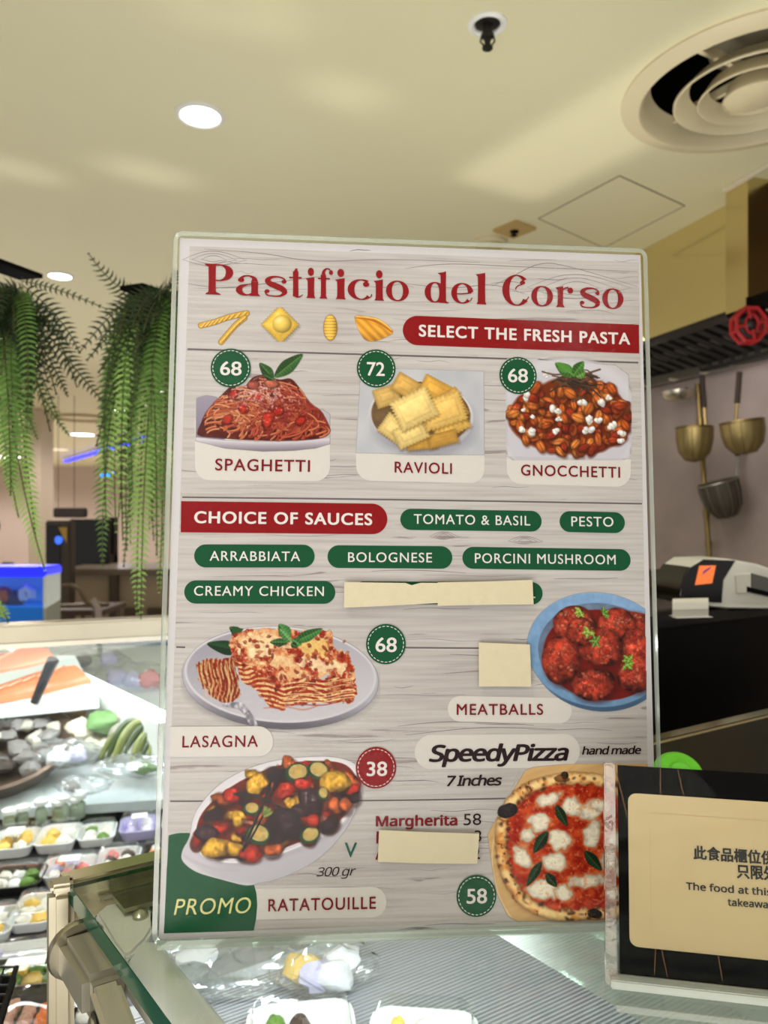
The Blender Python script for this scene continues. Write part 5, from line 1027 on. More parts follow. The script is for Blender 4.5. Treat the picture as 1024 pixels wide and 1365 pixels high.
# ---------------------------------------------------------------- food boxes under the glass
def rrect(cx, cy, w, h, r, z, R, n=5):
    o = []
    for sx, sy, a0_ in ((1, 1, 0), (-1, 1, 90), (-1, -1, 180), (1, -1, 270)):
        for k in range(n):
            a = math.radians(a0_+90*k/(n-1)); o.append(Vector((cx, cy, z))+R @ Vector((sx*(w/2-r)+r*math.cos(a), sy*(h/2-r)+r*math.sin(a), 0)))
    return o
def loops(g, L_, cap0=True, cap1=True):
    n_ = len(L_[0]); g.add([v_ for l in L_ for v_ in l], [[j*n_+i, j*n_+(i+1) % n_, (j+1)*n_+(i+1) % n_, (j+1)*n_+i] for j in range(len(L_)-1) for i in range(n_)]+([list(range(n_))[::-1]] if cap0 else [])+([[(len(L_)-1)*n_+i for i in range(n_)]] if cap1 else [])); return g
def food_box(name, label, cat, c, w, h, d, rz, traym, food, group=None, lid=True, seed=0, dens=9, sz=.35, sticker=None, rx=0):
    c = Vector(c); R = Matrix.Rotation(rz, 3, 'Z'); t = thing(name, label, cat, c, rz, group=group); rr = min(w, h)*.22
    g = MB(); q = lambda s_, z: rrect(c.x, c.y, w*s_, h*s_, rr*s_, c.z+z, R)
    loops(g, [q(.84, 0), q(.98, d*.55), q(1.02, d*.55), q(1.02, d*.6), q(.96, d*.6), q(.8, d*.08)]); g.build('tray_base', traym, t)
    rq = random.Random(seed)
    for k in range(dens):
        nx = max(1, int(round(math.sqrt(dens*w/h)))); i, j = k % nx, k//nx; ny = -(-dens//nx)
        p = c+R @ Vector(((i+.5-nx/2)*w*.74/nx, (j+.5-ny/2)*h*.74/ny, d*.36)); s_ = min(w/nx, h/ny)*sz*1.15
        MB().blob(p, (s_*rq.uniform(.85, 1.1), s_*rq.uniform(.75, 1.1), d*rq.uniform(.28, .34)), rq.random(), .16, 10).build('food_piece', food[k % len(food)], t)
    if lid:
        g = MB(); loops(g, [q(1.03, d*.61), q(1.03, d*.66), q(.95, d*.68), q(.88, d*1.0), q(.80, d*1.04)], cap0=False); g.build('clear_lid', CLEAR, t)
    if sticker:
        p = c+R @ Vector((0, 0, d*1.05)); MB().box(p, (w*.4, h*.3, .0006), R).build('price_sticker', sticker, t)
    return t
WT = mat('white_tray', (236, 238, 238), .35); BT = mat('black_tray', (22, 22, 24), .3)
YEL = mat('yellow_food', (236, 196, 92), .5); PINK = mat('pink_food', (226, 138, 138), .4); GRN = mat('leaf_food', (96, 138, 52), .5, 0, .25)
RICE = mat('rice_food', (236, 234, 224), .6, bump=.4); ORG = mat('orange_food', (232, 130, 74), .4, 0, .15); SHR = mat('shrimp_food', (204, 160, 140), .4, 0, .2, 60)
DKF = mat('dark_food', (70, 52, 44), .5, 0, .2); REDF = mat('red_food', (190, 40, 34), .4); LAV = mat('lavender_box', (204, 198, 232), .4); STK = mat('sticker_white', (244, 244, 248), .5)
food_box('takeaway_box', 'clear lidded round-cornered food box under the glass, left of the two below the menu sign', 'food box', PZ(402, 1358, DZ+.045)-UP*.041, .108, .095, .045, .15, WT, [YEL, RICE, GRN, DKF], 'food boxes in the counter', dens=8, seed=2)
food_box('takeaway_box', 'white food box under the glass, right of the two below the menu sign', 'food box', PZ(564, 1366, DZ+.045)-UP*.041, .108, .09, .045, -.1, WT, [RICE, YEL, RICE, REDF, GRN], 'food boxes in the counter', dens=8, seed=3)
# crumpled clear bags with contents
def bag(label, c, r, seed, m, group, inner=None, name='plastic_bag'):
    t = thing(name, label, 'bag', c, group=group); rq = random.Random(seed); n_ = 26; vs_ = []; fs_ = []
    M_ = 16; vs0 = []
    for i in range(M_+1):
        th = math.pi*i/M_
        for k in range(n_):
            a = 2*math.pi*k/n_; f = 1+.10*math.sin(5*a+seed)*math.sin(th*3)+rq.uniform(-.07, .07)
            vs_.append(Vector(c)+Vector((r[0]*math.sin(th)*math.cos(a)*f, r[1]*math.sin(th)*math.sin(a)*f, r[2]+r[2]*math.cos(th)*(f if i < M_*.6 else 1))))
    for i in range(M_):
        for k in range(n_): fs_.append([i*n_+k, (i+1)*n_+k, (i+1)*n_+(k+1) % n_, i*n_+(k+1) % n_])
    g = MB(); g.add(vs_, fs_); g.build('bag_film', m, t, smooth=False)
    for k, im in enumerate(inner or []):
        p = Vector(c)+Vector((rq.uniform(-.5, .5)*r[0], rq.uniform(-.5, .5)*r[1], r[2]*rq.uniform(.8, 1.1))); s_ = min(r[0], r[1])*.4
        MB().blob(p, (s_*1.2, s_, r[2]*.55), seed+k, .2, 10).build('bag_content', im, t)
    return t
BAGF = glass('bag_film', (248, 250, 252), 1.45, .06, 2.4, .8, 30, haze=.10)
bag('crumpled clear bag with white cartons under the glass just below the centre of the menu', PZ(428, 1312, DZ+.004), (.062, .048, .026), 5, BAGF, 'bags in the counter', [STK, STK, LAV, YEL])
bag('crumpled clear bag lying under the glass below the left corner of the menu', PZ(300, 1312, DZ+.004), (.08, .055, .024), 9, BAGF, 'bags in the counter', [STK, Dk])
bag('smaller crumpled clear bag at the left, partly behind the inner steel tube', PZ(262, 1272, DZ+.004), (.05, .05, .02), 12, BAGF, 'bags in the counter', [Dk])
# green plate on the far side
gp = P(906, 1030, .62); t = thing('green_lid', 'bright lime green plastic lid peeking above the small card stand', 'lid', gp, 0)
g = MB(); R = Matrix.Rotation(.95, 3, 'X')
g.lathe([(0, .004), (.007, .005), (.009, .002), (.016, .001), (.0185, -.003), (.018, -.004), (.009, 0), (0, .002)], gp+Vector((0, 0, .0)), 32, R, 1.15, 1).build('lid_disc', mat('lime_plastic', (118, 232, 58), .35, emit=0), t)
MB().tube([gp+Vector((0, .004, -.002)), Vector((gp.x, gp.y+.006, GZ))], .005, 10).build('lid_holder', BLACK, t)

# ================================================================ FISH CASE (left, behind)
fc = thing('fish_case', 'seafood display case with steel rail, glass front and bright white interior', 'display case', (-.7, 1.9, 0))
ra, rb_ = P(-60, 850, 1.43), P(340, 838, 1.62); z_ = .5*(ra.z+rb_.z)
ra = P(-90, 832, 1.40); rb_ = P(420, 832, 1.66)
top0, top1 = 1.229, 1.183
rA = Vector((ra.x, ra.y, top1)); rB = Vector((rb_.x, rb_.y, top1)); rdr = (rB-rA).normalized(); rnn = Vector((-rdr.y, rdr.x, 0))
MB().slab([rA, rB, rB+rnn*.05, rA+rnn*.05], UP*(top0-top1)).build('top_rail', mat('rail_cream_steel', (188, 180, 160), .3, .6), fc, bevel=.004)
MB().slab([rA-rnn*.006-UP*.0, rB-rnn*.006, rB, rA], UP*.010).build('rail_lip', STEEL, fc, bevel=.001)
MB().slab([rA+rnn*.02, rB+rnn*.02, rB+rnn*.026, rA+rnn*.026], UP*-.40).build('front_glass', GLASS, fc, smooth=False)
ICE = mat('ice_bed', (222, 230, 232), .45, 0, .08, 40, bump=.6)
def dkz(y): return .80+(y-1.5)*.17
L0, L1 = Vector((-1.6, 1.47, .775)), Vector((.1, 1.66, .775))
MB().slab([Vector((-1.9, 1.46, .79)), Vector((.15, 1.70, .83)), Vector((.25, 2.60, .98)), Vector((-2.2, 2.60, .98))], UP*-.02).build('ice_deck', ICE, fc)
MB().slab([Vector((-2.2, 2.6, .6)), Vector((.25, 2.6, .6)), Vector((.25, 2.64, .6)), Vector((-2.2, 2.64, .6))], UP*.45).build('back_panel', mat('grey_blue_mirror', (140, 152, 164), .25, .6, .15, 3), fc)
MB().slab([Vector((-1.9, 1.47, .0)), Vector((.15, 1.71, .0)), Vector((.25, 2.6, .0)), Vector((-2.2, 2.6, .0))], UP*.70).build('case_base', BLACK, fc)
sa, sb = P(10, 858, 2.30), P(222, 962, 1.66)
sdv = (sb-sa).normalized(); sn_ = Vector((-sdv.y, sdv.x, 0)).normalized()
MB().slab([sa-sn_*.02, sb-sn_*.016, sb+sn_*.016, sa+sn_*.02], UP*.012).build('light_strip', mat('lit_edge_glow', (246, 250, 255), .4, 0, 0, 5, emit=2.2), fc)  # glowing strip stands in for a white edge catching the light
MB().slab([sa-sn_*.03-UP*.10, sb-sn_*.022-UP*.10, sb+sn_*.022-UP*.10, sa+sn_*.03-UP*.10], UP*.10).build('white_divider', WHITE, fc)
MB().slab([p_-UP*.016 for p_ in (P(-60, 945, 1.79), P(132, 925, 1.78), P(100, 866, 2.0), P(-60, 862, 2.05))], UP*-.018).build('white_riser', mat('pale_aqua_board', (226, 238, 236), .4), fc)
# salmon fillets with a tapered, gently humped shape
SAL = mat('salmon_flesh', (242, 138, 96), .35, 0, .15, 60)
SALW = mat('salmon_fat', (250, 196, 164), .4)
def fillet(label, pts, th=.02):
    base = [P(a, b, d) for a, b, d in pts]; c = sum(base, Vector())/len(base); t = thing('salmon_fillet', label, 'fish', c, group='salmon fillets on ice')
    g = MB(); L_ = [[c+(p-c)*s_+UP*z for p in base] for s_, z in ((1, -.01), (1, .004), (.9, th*.7), (.6, th), (.2, th*1.1))]
    loops(g, L_); g.build('fillet_flesh', SAL, t)
    a, b = base[0], base[len(base)//2]
    for k in range(5):
        f = .2+.15*k; p = a.lerp(b, f)+UP*(th+.001); MB().tube([p+Vector((-.01, -.03, -.004)), p+Vector((.004, 0, .002)), p+Vector((-.01, .04, -.004))], .0025, 6).build('fat_stripe', SALW, t)
    return t
fillet('upper salmon fillet at the back left of the ice bed', [(-30, 905, 1.92), (-30, 885, 1.97), (15, 874, 2.0), (45, 865, 2.03), (68, 870, 2.01), (72, 878, 1.98), (40, 888, 1.95)])
fillet('lower salmon fillet in front of the other, beside the dark pan handle', [(-20, 935, 1.80), (-10, 922, 1.84), (40, 905, 1.87), (70, 896, 1.89), (105, 892, 1.89), (122, 908, 1.86), (90, 917, 1.84), (45, 925, 1.82)])
# pan
wc_ = P(6, 1014, 1.72)+UP*.006; t = thing('brown_pan', 'large brown pan heaped with bagged shellfish in the seafood case', 'pan', wc_)
R = Matrix.Rotation(.35, 3, 'X')
MB().lathe([(.06, -.045), (.12, -.02), (.152, .03), (.158, .032), (.152, .036), (.13, .022), (.10, .0), (0, -.01)], wc_, 40, R).build('pan_body', mat('pan_brown', (104, 84, 70), .35, .4, .15, 20), t)
ph0 = wc_+R @ Vector((.07, .14, .035)); MB().tube([P(46, 936, 1.77), P(58, 908, 1.76), P(71, 879, 1.75)], [.010, .012, .014], 10).build('pan_handle', mat('dark_steel_handle', (62, 62, 66), .4, .5), t)
SH = [mat('shell_dark', (66, 58, 54), .35, 0, .3, 30), mat('shell_grey', (132, 128, 126), .35, 0, .2, 30), mat('shell_white', (196, 190, 176), .4)]
for k in range(46):
    a = rnd.uniform(0, 6.28); q = math.sqrt(rnd.random())*.125; p = wc_+R @ Vector((q*math.cos(a), q*math.sin(a), .022+rnd.uniform(0, .02)*(1-q/.12)))
    s_ = rnd.uniform(.018, .032)
    ki = (0, 1, 0, 1, 2)[rnd.randrange(5)]
    o = MB().blob(p, (s_, s_*.75, s_*.5), k, .2, 10, Matrix.Rotation(rnd.uniform(0, 3), 3, 'Z')).build('shellfish', SH[ki])
    tag(o, ('dark', 'grey', 'whitish')[ki]+' lumpy shell in the brown pan, '+('near the back rim' if q*math.sin(a) > .04 else ('near the front rim' if q*math.sin(a) < -.04 else 'in the middle'))+(' on the right' if q*math.cos(a) > .03 else (' on the left' if q*math.cos(a) < -.03 else '')), 'shellfish', 'shellfish in the brown pan')
bag('blue-white shiny ice bag spilling over the right side of the brown pan', P(85, 1010, 1.70)-UP*.02, (.085, .055, .03), 21, BAGF, 'ice bags in the seafood case', [STK, LAV, STK])
bag('clear crumpled bag lying on ice at the right near the menu edge', P(180, 1022, 1.62)-UP*.02, (.085, .05, .022), 25, BAGF, 'ice bags in the seafood case', [GRN, STK])
bag('clear bag of grey shellfish heaped at the left behind the pan handle', P(20, 962, 1.84)-UP*.02, (.07, .05, .03), 31, BAGF, 'ice bags in the seafood case', [SH[1], SH[0], SH[2]])
bag('shiny clear bag in front of the pan on the ice', P(112, 1045, 1.60)-UP*.02, (.06, .04, .018), 33, BAGF, 'ice bags in the seafood case', [SH[1]])
bag('clear bag with pale contents at the back right of the seafood case', P(178, 905, 2.25)-UP*.05, (.13, .07, .05), 35, BAGF, 'ice bags in the seafood case', [LAV, STK, PINK, LAV])
bag('long clear bag far back under the steel rail of the seafood case', P(120, 880, 2.4)-UP*.04, (.12, .06, .04), 37, BAGF, 'ice bags in the seafood case', [SH[1], LAV])
# whelk, leafy pack and kelp
t = thing('large_clam', 'brown tipped large shell lying behind the pan beside the salmon', 'shellfish', P(112, 945, 1.9))
MB().blob(P(108, 945, 1.9), (.062, .032, .026), 4, .1, 14, Matrix.Rotation(.5, 3, 'Z')).build('shell_body', mat('shell_tan', (176, 140, 108), .4, 0, .3, 25), t)
MB().blob(P(128, 928, 1.93), (.03, .02, .02), 6, .1, 12).build('shell_tip', SH[0], t)
t = thing('fish_pack', 'cream and green wrapped seafood pack between the shells and the kelp', 'packet', P(135, 980, 1.75)-UP*.03)
for k, (x_, y_, rr_, mm_) in enumerate(((108, 972, .03, 'p1'), (140, 962, .034, 'p2'), (165, 975, .032, 'p3'), (120, 992, .028, 'p1'), (150, 995, .03, 'p1'), (172, 958, .026, 'p3'))):
    mm = {'p1': mat('pack_cream', (222, 214, 192), .4), 'p2': mat('pack_green', (112, 150, 92), .5, 0, .2), 'p3': mat('pack_grey', (170, 164, 150), .4)}[mm_]
    MB().blob(P(x_, y_, 1.78), (rr_*1.3, rr_, .026), k, .15, 12).build('wrapped_piece', mm, t)
t = thing('kelp_bundle', 'olive green bundle of kelp ribbons beside the menu sign edge in the seafood case', 'seaweed', P(190, 985, 1.68)-UP*.03)
for k in range(11):
    x_ = 150+k*8; a = P(x_-16, 1018-rnd.uniform(0, 14), 1.66); b = P(x_+4, 955+rnd.uniform(-8, 10), 1.7); c = P(x_+28, 962+rnd.uniform(0, 30), 1.7)
    MB().tube(bez(a, b, c, 12), [.004+.006*math.sin(math.pi*i/11) for i in range(12)], 8).build('kelp_ribbon', mat('kelp_%s' % 'olive dark light'.split()[k % 3], [(96, 104, 42), (60, 76, 36), (142, 150, 82)][k % 3], .35, 0, .15), t)
# ================================================================ TRAY SHELF in front of the fish case
TZ = .80
sf = thing('open_food_shelf', 'dark open shelf carrying rows of packed food trays beside the counter', 'shelf', (-.9, 1.1, 0))
MB().slab([Vector((-1.9, .62, TZ-.03)), Vector((-.28, .62, TZ-.03)), Vector((-.02, 1.55, TZ-.03)), Vector((-1.9, 1.44, TZ-.03))], UP*.028).build('shelf_board', mat('shelf_dark_steel', (96, 98, 102), .4, .4), sf)
MB().slab([Vector((-1.85, .66, 0)), Vector((-.32, .66, 0)), Vector((-.1, 1.45, 0)), Vector((-1.85, 1.40, 0))], UP*(TZ-.031)).build('shelf_body', BLACK, sf)
rows = [ # px, py, w, h, d, tray, foods, label, dens
 (20, 1118, .08, .085, .035, WT, [YEL, RICE, YEL], 'white tray of yellow omelette pieces at the far left of the back row', 6),
 (78, 1112, .075, .085, .035, WT, [YEL, RICE], 'white tray with round yellow lumps second from left in the back row', 4),
 (130, 1106, .07, .07, .03, WT, [RICE, GRN, RICE], 'white tray with pale green food in the middle of the back row', 6),
 (186, 1098, .075, .07, .035, mat('lavender_tray', (196, 190, 230), .35), [LAV, STK], 'lavender tray at the back next to the menu edge', 6),
 (240, 1092, .07, .07, .035, WT, [YEL, LAV], 'white tray at the back partly hidden by the menu sign edge', 6),
 (22, 1166, .09, .075, .03, BT, [RICE, WT, GRN], 'black tray with pale blue-white food at the left of the second row', 6),
 (93, 1152, .088, .07, .03, WT, [RICE, PINK, ORG, LAV], 'long white tray with mixed sushi and one pink piece in the second row', 8),
 (158, 1140, .075, .07, .03, WT, [RICE, PINK, DKF], 'white tray with pale and pink pieces right of the long tray', 6),
 (215, 1132, .065, .07, .03, BT, [DKF, RICE, ORG], 'dark tray with brown and orange pieces close to the menu edge in the second row', 6),
 (-8, 1225, .062, .075, .03, WT, [YEL, RICE], 'white tray with an egg yolk coloured spot cut by the left frame edge', 2),
 (48, 1208, .064, .085, .03, WT, [RICE, YEL, RICE], 'white tray of rice with yellow spots in the third row beside the steel post', 6),
 (106, 1198, .064, .08, .03, WT, [RICE, RICE, YEL], 'white tray of rice behind the steel corner post', 6),
 (35, 1292, .13, .06, .03, BT, [GRN, GRN, YEL], 'dark tray of green leaves beside the steel post', 8),
 (20, 1262, .12, .05, .02, WT, [STK, LAV], 'pale flat tray with white labels between rice and green leaves', 4),
 (36, 1345, .085, .075, .03, CLEAR, [SHR, SHR, ORG], 'clear tray of pinkish brown shrimps at the lower left', 10),
 (132, 1332, .07, .075, .03, BT, [RICE, DKF], 'dark tray behind the steel post above the bottom edge', 6)]
for k, (x_, y_, w, h, d, tm, fd, lab, dn_) in enumerate(rows):
    p = PZ(x_, y_, TZ+.02); p.z = TZ; h *= 1.12
    food_box('food_tray', lab, 'food tray', p, w, h, d, .22+rnd.uniform(-.05, .05), tm, fd, 'packed food trays on the shelf', dens=dn_, seed=k, sz=.38, sticker=STK if k % 3 == 0 else None)
for k, (x_, y_) in enumerate(((30, 1088), (55, 1084), (78, 1080), (84, 1079), (100, 1076), (106, 1075), (12, 1093))):
    p = PZ(x_, y_+14, TZ+.0); p.z = TZ+.0
    p = p+Vector((0, .0, 0)); t = thing('sauce_bottle', ['white capped bottle above the yellow omelette tray', 'second white capped bottle from the left above the trays', 'taller white capped bottle left of the twin pair', 'left bottle of the middle pair of tiny capped bottles', 'left bottle of the rightmost pair, close to the ice deck edge', 'rightmost tiny white capped bottle of the row', 'leftmost tiny white capped bottle of the row'][k], 'bottle', p, group='small white capped sauce bottles')
    hh = .052 if k % 2 else .045
    MB().lathe([(.011, 0), (.012, .004), (.012, hh*.55), (.006, hh*.7), (.006, hh*.78)], p, 14).build('bottle_body', mat('pale_green_bottle', (150, 164, 140), .3), t)
    MB().lathe([(.009, hh*.74), (.0145, hh*.78), (.0145, hh*.95), (.011, hh), (0, hh)], p, 14).build('bottle_cap', WHITE, t)
# black wire basket at the lower left
t = thing('wire_basket', 'black mesh wire basket corner at the lower left frame edge', 'basket', PZ(0, 1380, .86))
g = MB(); bo = P(-20, 1425, .70)
for k in range(9):
    g.tube([bo+Vector((-.09+k*.011, 0, -.0)), bo+Vector((-.09+k*.011-.02, .10, .035))], .0013, 5)
for k in range(11):
    g.tube([bo+Vector((-.09-.002*k, .01*k, .0035*k)), bo+Vector((0-.002*k, .01*k, .0035*k))], .0013, 5)
g.build('wire_mesh', BLACK, t)
MB().tube([bo+Vector((-.09, 0, 0)), bo+Vector((0, 0, 0)), bo+Vector((-.02, .1, .035))], .003, 8).build('basket_rim', BLACK, t)
MB().slab([bo+Vector((-.1, 0, -.015)), bo+Vector((0.0, 0, -.015)), bo+Vector((-.02, .1, .02)), bo+Vector((-.12, .1, .02))], UP*.004).build('basket_floor', DARK, t)

# ================================================================ FERNS
FG = [mat('fern_shaded', (36, 58, 32), .6, 0, .2, 60), mat('fern_half_lit', (96, 138, 64), .6, 0, .2, 60), mat('fern_lit', (160, 200, 110), .6, 0, .15, 60)]  # shaded, half-lit and lit greens: backlit tops dark, case-lit ends bright
STEMM = mat('fern_stem', (70, 74, 34), .6)
def frond(fern, A, Cc, Bb, wl, mtl, seed, gap=.0095):
    rq = random.Random(seed); L_ = sum((b-a).length for a, b in zip(bez(A, Cc, Bb, 20), bez(A, Cc, Bb, 20)[1:])); n_ = max(8, int(L_/gap))
    pts = bez(A, Cc, Bb, n_); g = MB(); face = Vector((rq.uniform(-.5, .5), -1, rq.uniform(-.2, .2))).normalized()
    for i in range(1, n_):
        t = i/(n_-1); T = (pts[min(i+1, n_-1)]-pts[i-1]).normalized(); S_ = T.cross(face).normalized()
        l = wl*(min(1, t*5)*.35+.65)*(1-t**3.2)*rq.uniform(.85, 1.1)+.003
        for sg in (-1, 1):
            d = (S_*sg*.92+T*.38+face*rq.uniform(-.25, .15)).normalized(); w = T*(.0016+l*.04)
            b0_ = pts[i]; m1 = b0_+d*l*.5-T*.0008; e_ = b0_+d*l+T*l*.16
            g.add([b0_-w*.7, b0_+w*.7, m1+w, m1-w, e_], [[0, 1, 2, 3], [3, 2, 4]])
    o = g.build('frond', mtl, fern, smooth=False)
    MB().tube(pts[::3]+[pts[-1]], .0011, 4).build('stem', STEMM, o if False else fern)
    return o
def fern(label, crown, cd, spec, px0, px1, yb, seed, barA, barB):
    rq = random.Random(seed); t = thing('hanging_fern', label, 'fern', P(crown[0], crown[1], cd), group='hanging ferns')
    for k, (ax, ay, cx, cy, bx, by, d, w, mi) in enumerate(spec): frond(t, P(ax, ay, cd), P(cx, cy, (cd+d)/2), P(bx, by, d), w, FG[mi], seed*100+k)
    for k in range(30):
        bx = rq.uniform(px0, px1); by = rq.uniform(yb[0], yb[1]); d = cd+rq.uniform(-.12, .16); ax = crown[0]+rq.uniform(-22, 22); ay = crown[1]+rq.uniform(-4, 22)
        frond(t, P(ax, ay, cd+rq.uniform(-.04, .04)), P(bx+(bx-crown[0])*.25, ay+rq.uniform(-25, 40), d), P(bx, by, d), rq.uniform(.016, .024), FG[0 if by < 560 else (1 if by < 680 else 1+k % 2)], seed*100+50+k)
    for k in range(34):
        a = rq.uniform(3.14, 6.28) if k % 2 else rq.uniform(0, 6.28); l = rq.uniform(.05, .11); A = P(crown[0]+rq.uniform(-22, 22), crown[1]+rq.uniform(-4, 60), cd-.03)
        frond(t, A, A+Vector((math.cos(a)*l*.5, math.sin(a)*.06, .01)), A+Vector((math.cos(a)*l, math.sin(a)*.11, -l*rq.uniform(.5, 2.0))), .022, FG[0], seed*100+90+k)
    return t
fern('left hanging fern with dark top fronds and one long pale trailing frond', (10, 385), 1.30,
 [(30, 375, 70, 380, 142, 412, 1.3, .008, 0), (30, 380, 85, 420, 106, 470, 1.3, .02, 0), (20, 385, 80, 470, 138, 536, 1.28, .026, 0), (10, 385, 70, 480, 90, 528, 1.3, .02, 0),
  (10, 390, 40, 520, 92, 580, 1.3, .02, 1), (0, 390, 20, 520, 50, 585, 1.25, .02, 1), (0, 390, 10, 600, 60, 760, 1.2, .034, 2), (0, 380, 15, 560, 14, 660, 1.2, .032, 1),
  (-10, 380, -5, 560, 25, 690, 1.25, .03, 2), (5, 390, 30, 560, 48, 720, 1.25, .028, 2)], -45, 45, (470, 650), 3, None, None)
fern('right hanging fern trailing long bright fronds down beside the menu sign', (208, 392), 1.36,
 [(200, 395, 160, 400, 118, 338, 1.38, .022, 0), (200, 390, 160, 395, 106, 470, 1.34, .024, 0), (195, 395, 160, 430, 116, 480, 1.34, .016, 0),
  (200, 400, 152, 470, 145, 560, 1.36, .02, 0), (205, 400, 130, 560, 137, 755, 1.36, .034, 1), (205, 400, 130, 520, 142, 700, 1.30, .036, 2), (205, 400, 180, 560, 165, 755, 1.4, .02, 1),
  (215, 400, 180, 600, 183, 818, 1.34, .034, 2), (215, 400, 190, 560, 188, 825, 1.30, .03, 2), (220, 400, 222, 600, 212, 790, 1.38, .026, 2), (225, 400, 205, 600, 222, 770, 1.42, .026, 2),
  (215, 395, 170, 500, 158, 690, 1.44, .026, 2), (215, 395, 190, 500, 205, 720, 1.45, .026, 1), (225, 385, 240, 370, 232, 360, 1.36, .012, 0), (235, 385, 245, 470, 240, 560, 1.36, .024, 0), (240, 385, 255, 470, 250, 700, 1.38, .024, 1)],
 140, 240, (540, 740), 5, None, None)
o = thing('small_fern', 'small fern sprig poking in at the left edge in front of the aquarium', 'fern', P(-8, 828, 1.45))
for k in range(6): frond(o, P(-12, 835, 1.45), P(-8+k*3, 800, 1.45), P(-2+k*2.5, 800+k*6, 1.45), .012, FG[2], 900+k)
for lab, a, b, wx in (('thin black rack bar above the left hanging fern', (-60, 329, 1.18), (57, 371, 1.38), (-40, 333, 1.2)), ('thin black rack bar above the right hanging fern behind the menu corner', (190, 383, 1.30), (330, 428, 1.62), (320, 425, 1.60))):
    A, Bq = P(*a), P(*b); t = thing('fern_rack', lab, 'rack', (A+Bq)/2, group='fern racks'); d = (Bq-A).normalized(); w = Vector((-d.y, d.x, 0)).normalized()*.05
    MB().slab([A, Bq, Bq+w, A+w], UP*.008).build('rack_bar', DARK, t)
    zb = A.z if lab.find('left') > 0 else Bq.z; pp = Vector((-.84, 1.432, 0)) if lab.find('left') > 0 else Vector((-.317, 1.63, 0)); en = A if lab.find('left') > 0 else Bq
    MB().tube([en+UP*.002, Vector((pp.x, pp.y, zb+.002))], .006, 8).build('rack_arm', DARK, t)
    MB().tube([Vector((pp.x, pp.y, 1.2295)), Vector((pp.x, pp.y, zb+.008))], .006, 8).build('support_post', DARK, t)

# ================================================================ BACKGROUND, LEFT
BD = 6.5
SCR = mat('dark_screen', (12, 12, 14), .12)
t = thing('dark_kiosk', 'tall dark kiosk panel with a small yellow card, left of the black screen', 'kiosk', P(78, 760, 5.6).to_2d().to_3d())
kx0, kx1 = P(60, 0, 5.6).x, P(94, 0, 5.6).x; kz = P(0, 694, 5.6).z
MB().box(((kx0+kx1)/2, 5.65, kz/2), (kx1-kx0, .1, kz)).build('kiosk_body', mat('kiosk_grey', (82, 74, 68), .4), t, bevel=.01)
MB().box(((kx0+kx1)/2-.03, 5.595, P(0, 735, 5.6).z), (kx1-kx0-.09, .012, .40)).build('kiosk_screen', SCR, t)
MB().slab([P(78, 703, 5.575), P(89, 703, 5.575), P(89, 724, 5.575), P(84, 716, 5.575)], (0, .006, 0)).build('yellow_card', mat('yellow_card', (214, 176, 96), .5), t)
MB().blob(P(78, 720, 5.58), (.03, .006, .03), 1, .1).build('blue_glint_lamp', mat('blue_reflection_glow', (60, 110, 255), .4, emit=1.2), t)  # glowing spot put in for a blue reflection on the panel
t = thing('flat_screen', 'large black flat screen hanging in front of the far wall', 'screen', P(120, 762, BD))
x0_, x1_ = P(94, 0, BD).x, P(146, 0, BD).x; z0_, z1_ = P(0, 763, BD).z, P(0, 692, BD).z
MB().box(((x0_+x1_)/2, BD, (z0_+z1_)/2), (x1_-x0_, .08, z1_-z0_)).build('screen_panel', SCR, t, bevel=.01)
MB().box(((x0_+x1_)/2, BD-.045, z0_+.02), (x1_-x0_, .02, .03)).build('screen_bezel', mat('grey_bezel', (96, 94, 90), .4), t)
MB().box(((x0_+x1_)/2, BD+.3, 1.0), (.1, .5, .1)).build('screen_bracket', BLACK, t)
MB().box(((x0_+x1_)/2, BD+.5, .7), (.1, .1, 1.4)).build('screen_stand', BLACK, t)
t = thing('hanging_signboard', 'dark framed board hanging on two thin wires above the black screen', 'sign', P(93, 690, 7.0))
z0_, z1_ = P(0, 690, 7).z, P(0, 677, 7).z; xa, xb = P(72, 0, 7).x, P(116, 0, 7).x
MB().box(((xa+xb)/2, 7, (z0_+z1_)/2), (xb-xa, .05, z1_-z0_)).build('board', mat('dark_board', (44, 36, 36), .5), t, bevel=.01)
for x_ in (xa+.04, xb-.12): MB().tube([(x_, 7, z1_), (x_, 7, CEIL-.001)], .003, 6).build('wire', BLACK, t)
t = thing('back_counter', 'beige grey serving counter under the black screen', 'counter', P(125, 830, 6.0).to_2d().to_3d())
xa, xb = P(88, 0, 6).x, P(240, 0, 6).x; zt = P(0, 765, 6).z
MB().box(((xa+xb)/2, 6.3, zt/2), (xb-xa, .6, zt)).build('counter_body', mat('beige_counter', (176, 160, 140), .5), t)
MB().box(((xa+xb)/2, 6.27, zt+.02), (xb-xa+.06, .7, .05)).build('counter_top', mat('taupe_top', (120, 108, 96), .35), t, bevel=.006)
MB().box((P(152, 0, 5.95).x, 5.95, zt/2), (.07, .04, zt)).build('dark_end_post', mat('post_brown', (78, 66, 56), .5), t)
for x_ in (175, 205): MB().box((P(x_, 0, 5.95).x, 5.96, zt*.45), (.1, .06, .5)).build('cabinet_door', mat('post_brown', (78, 66, 56), .5), t)
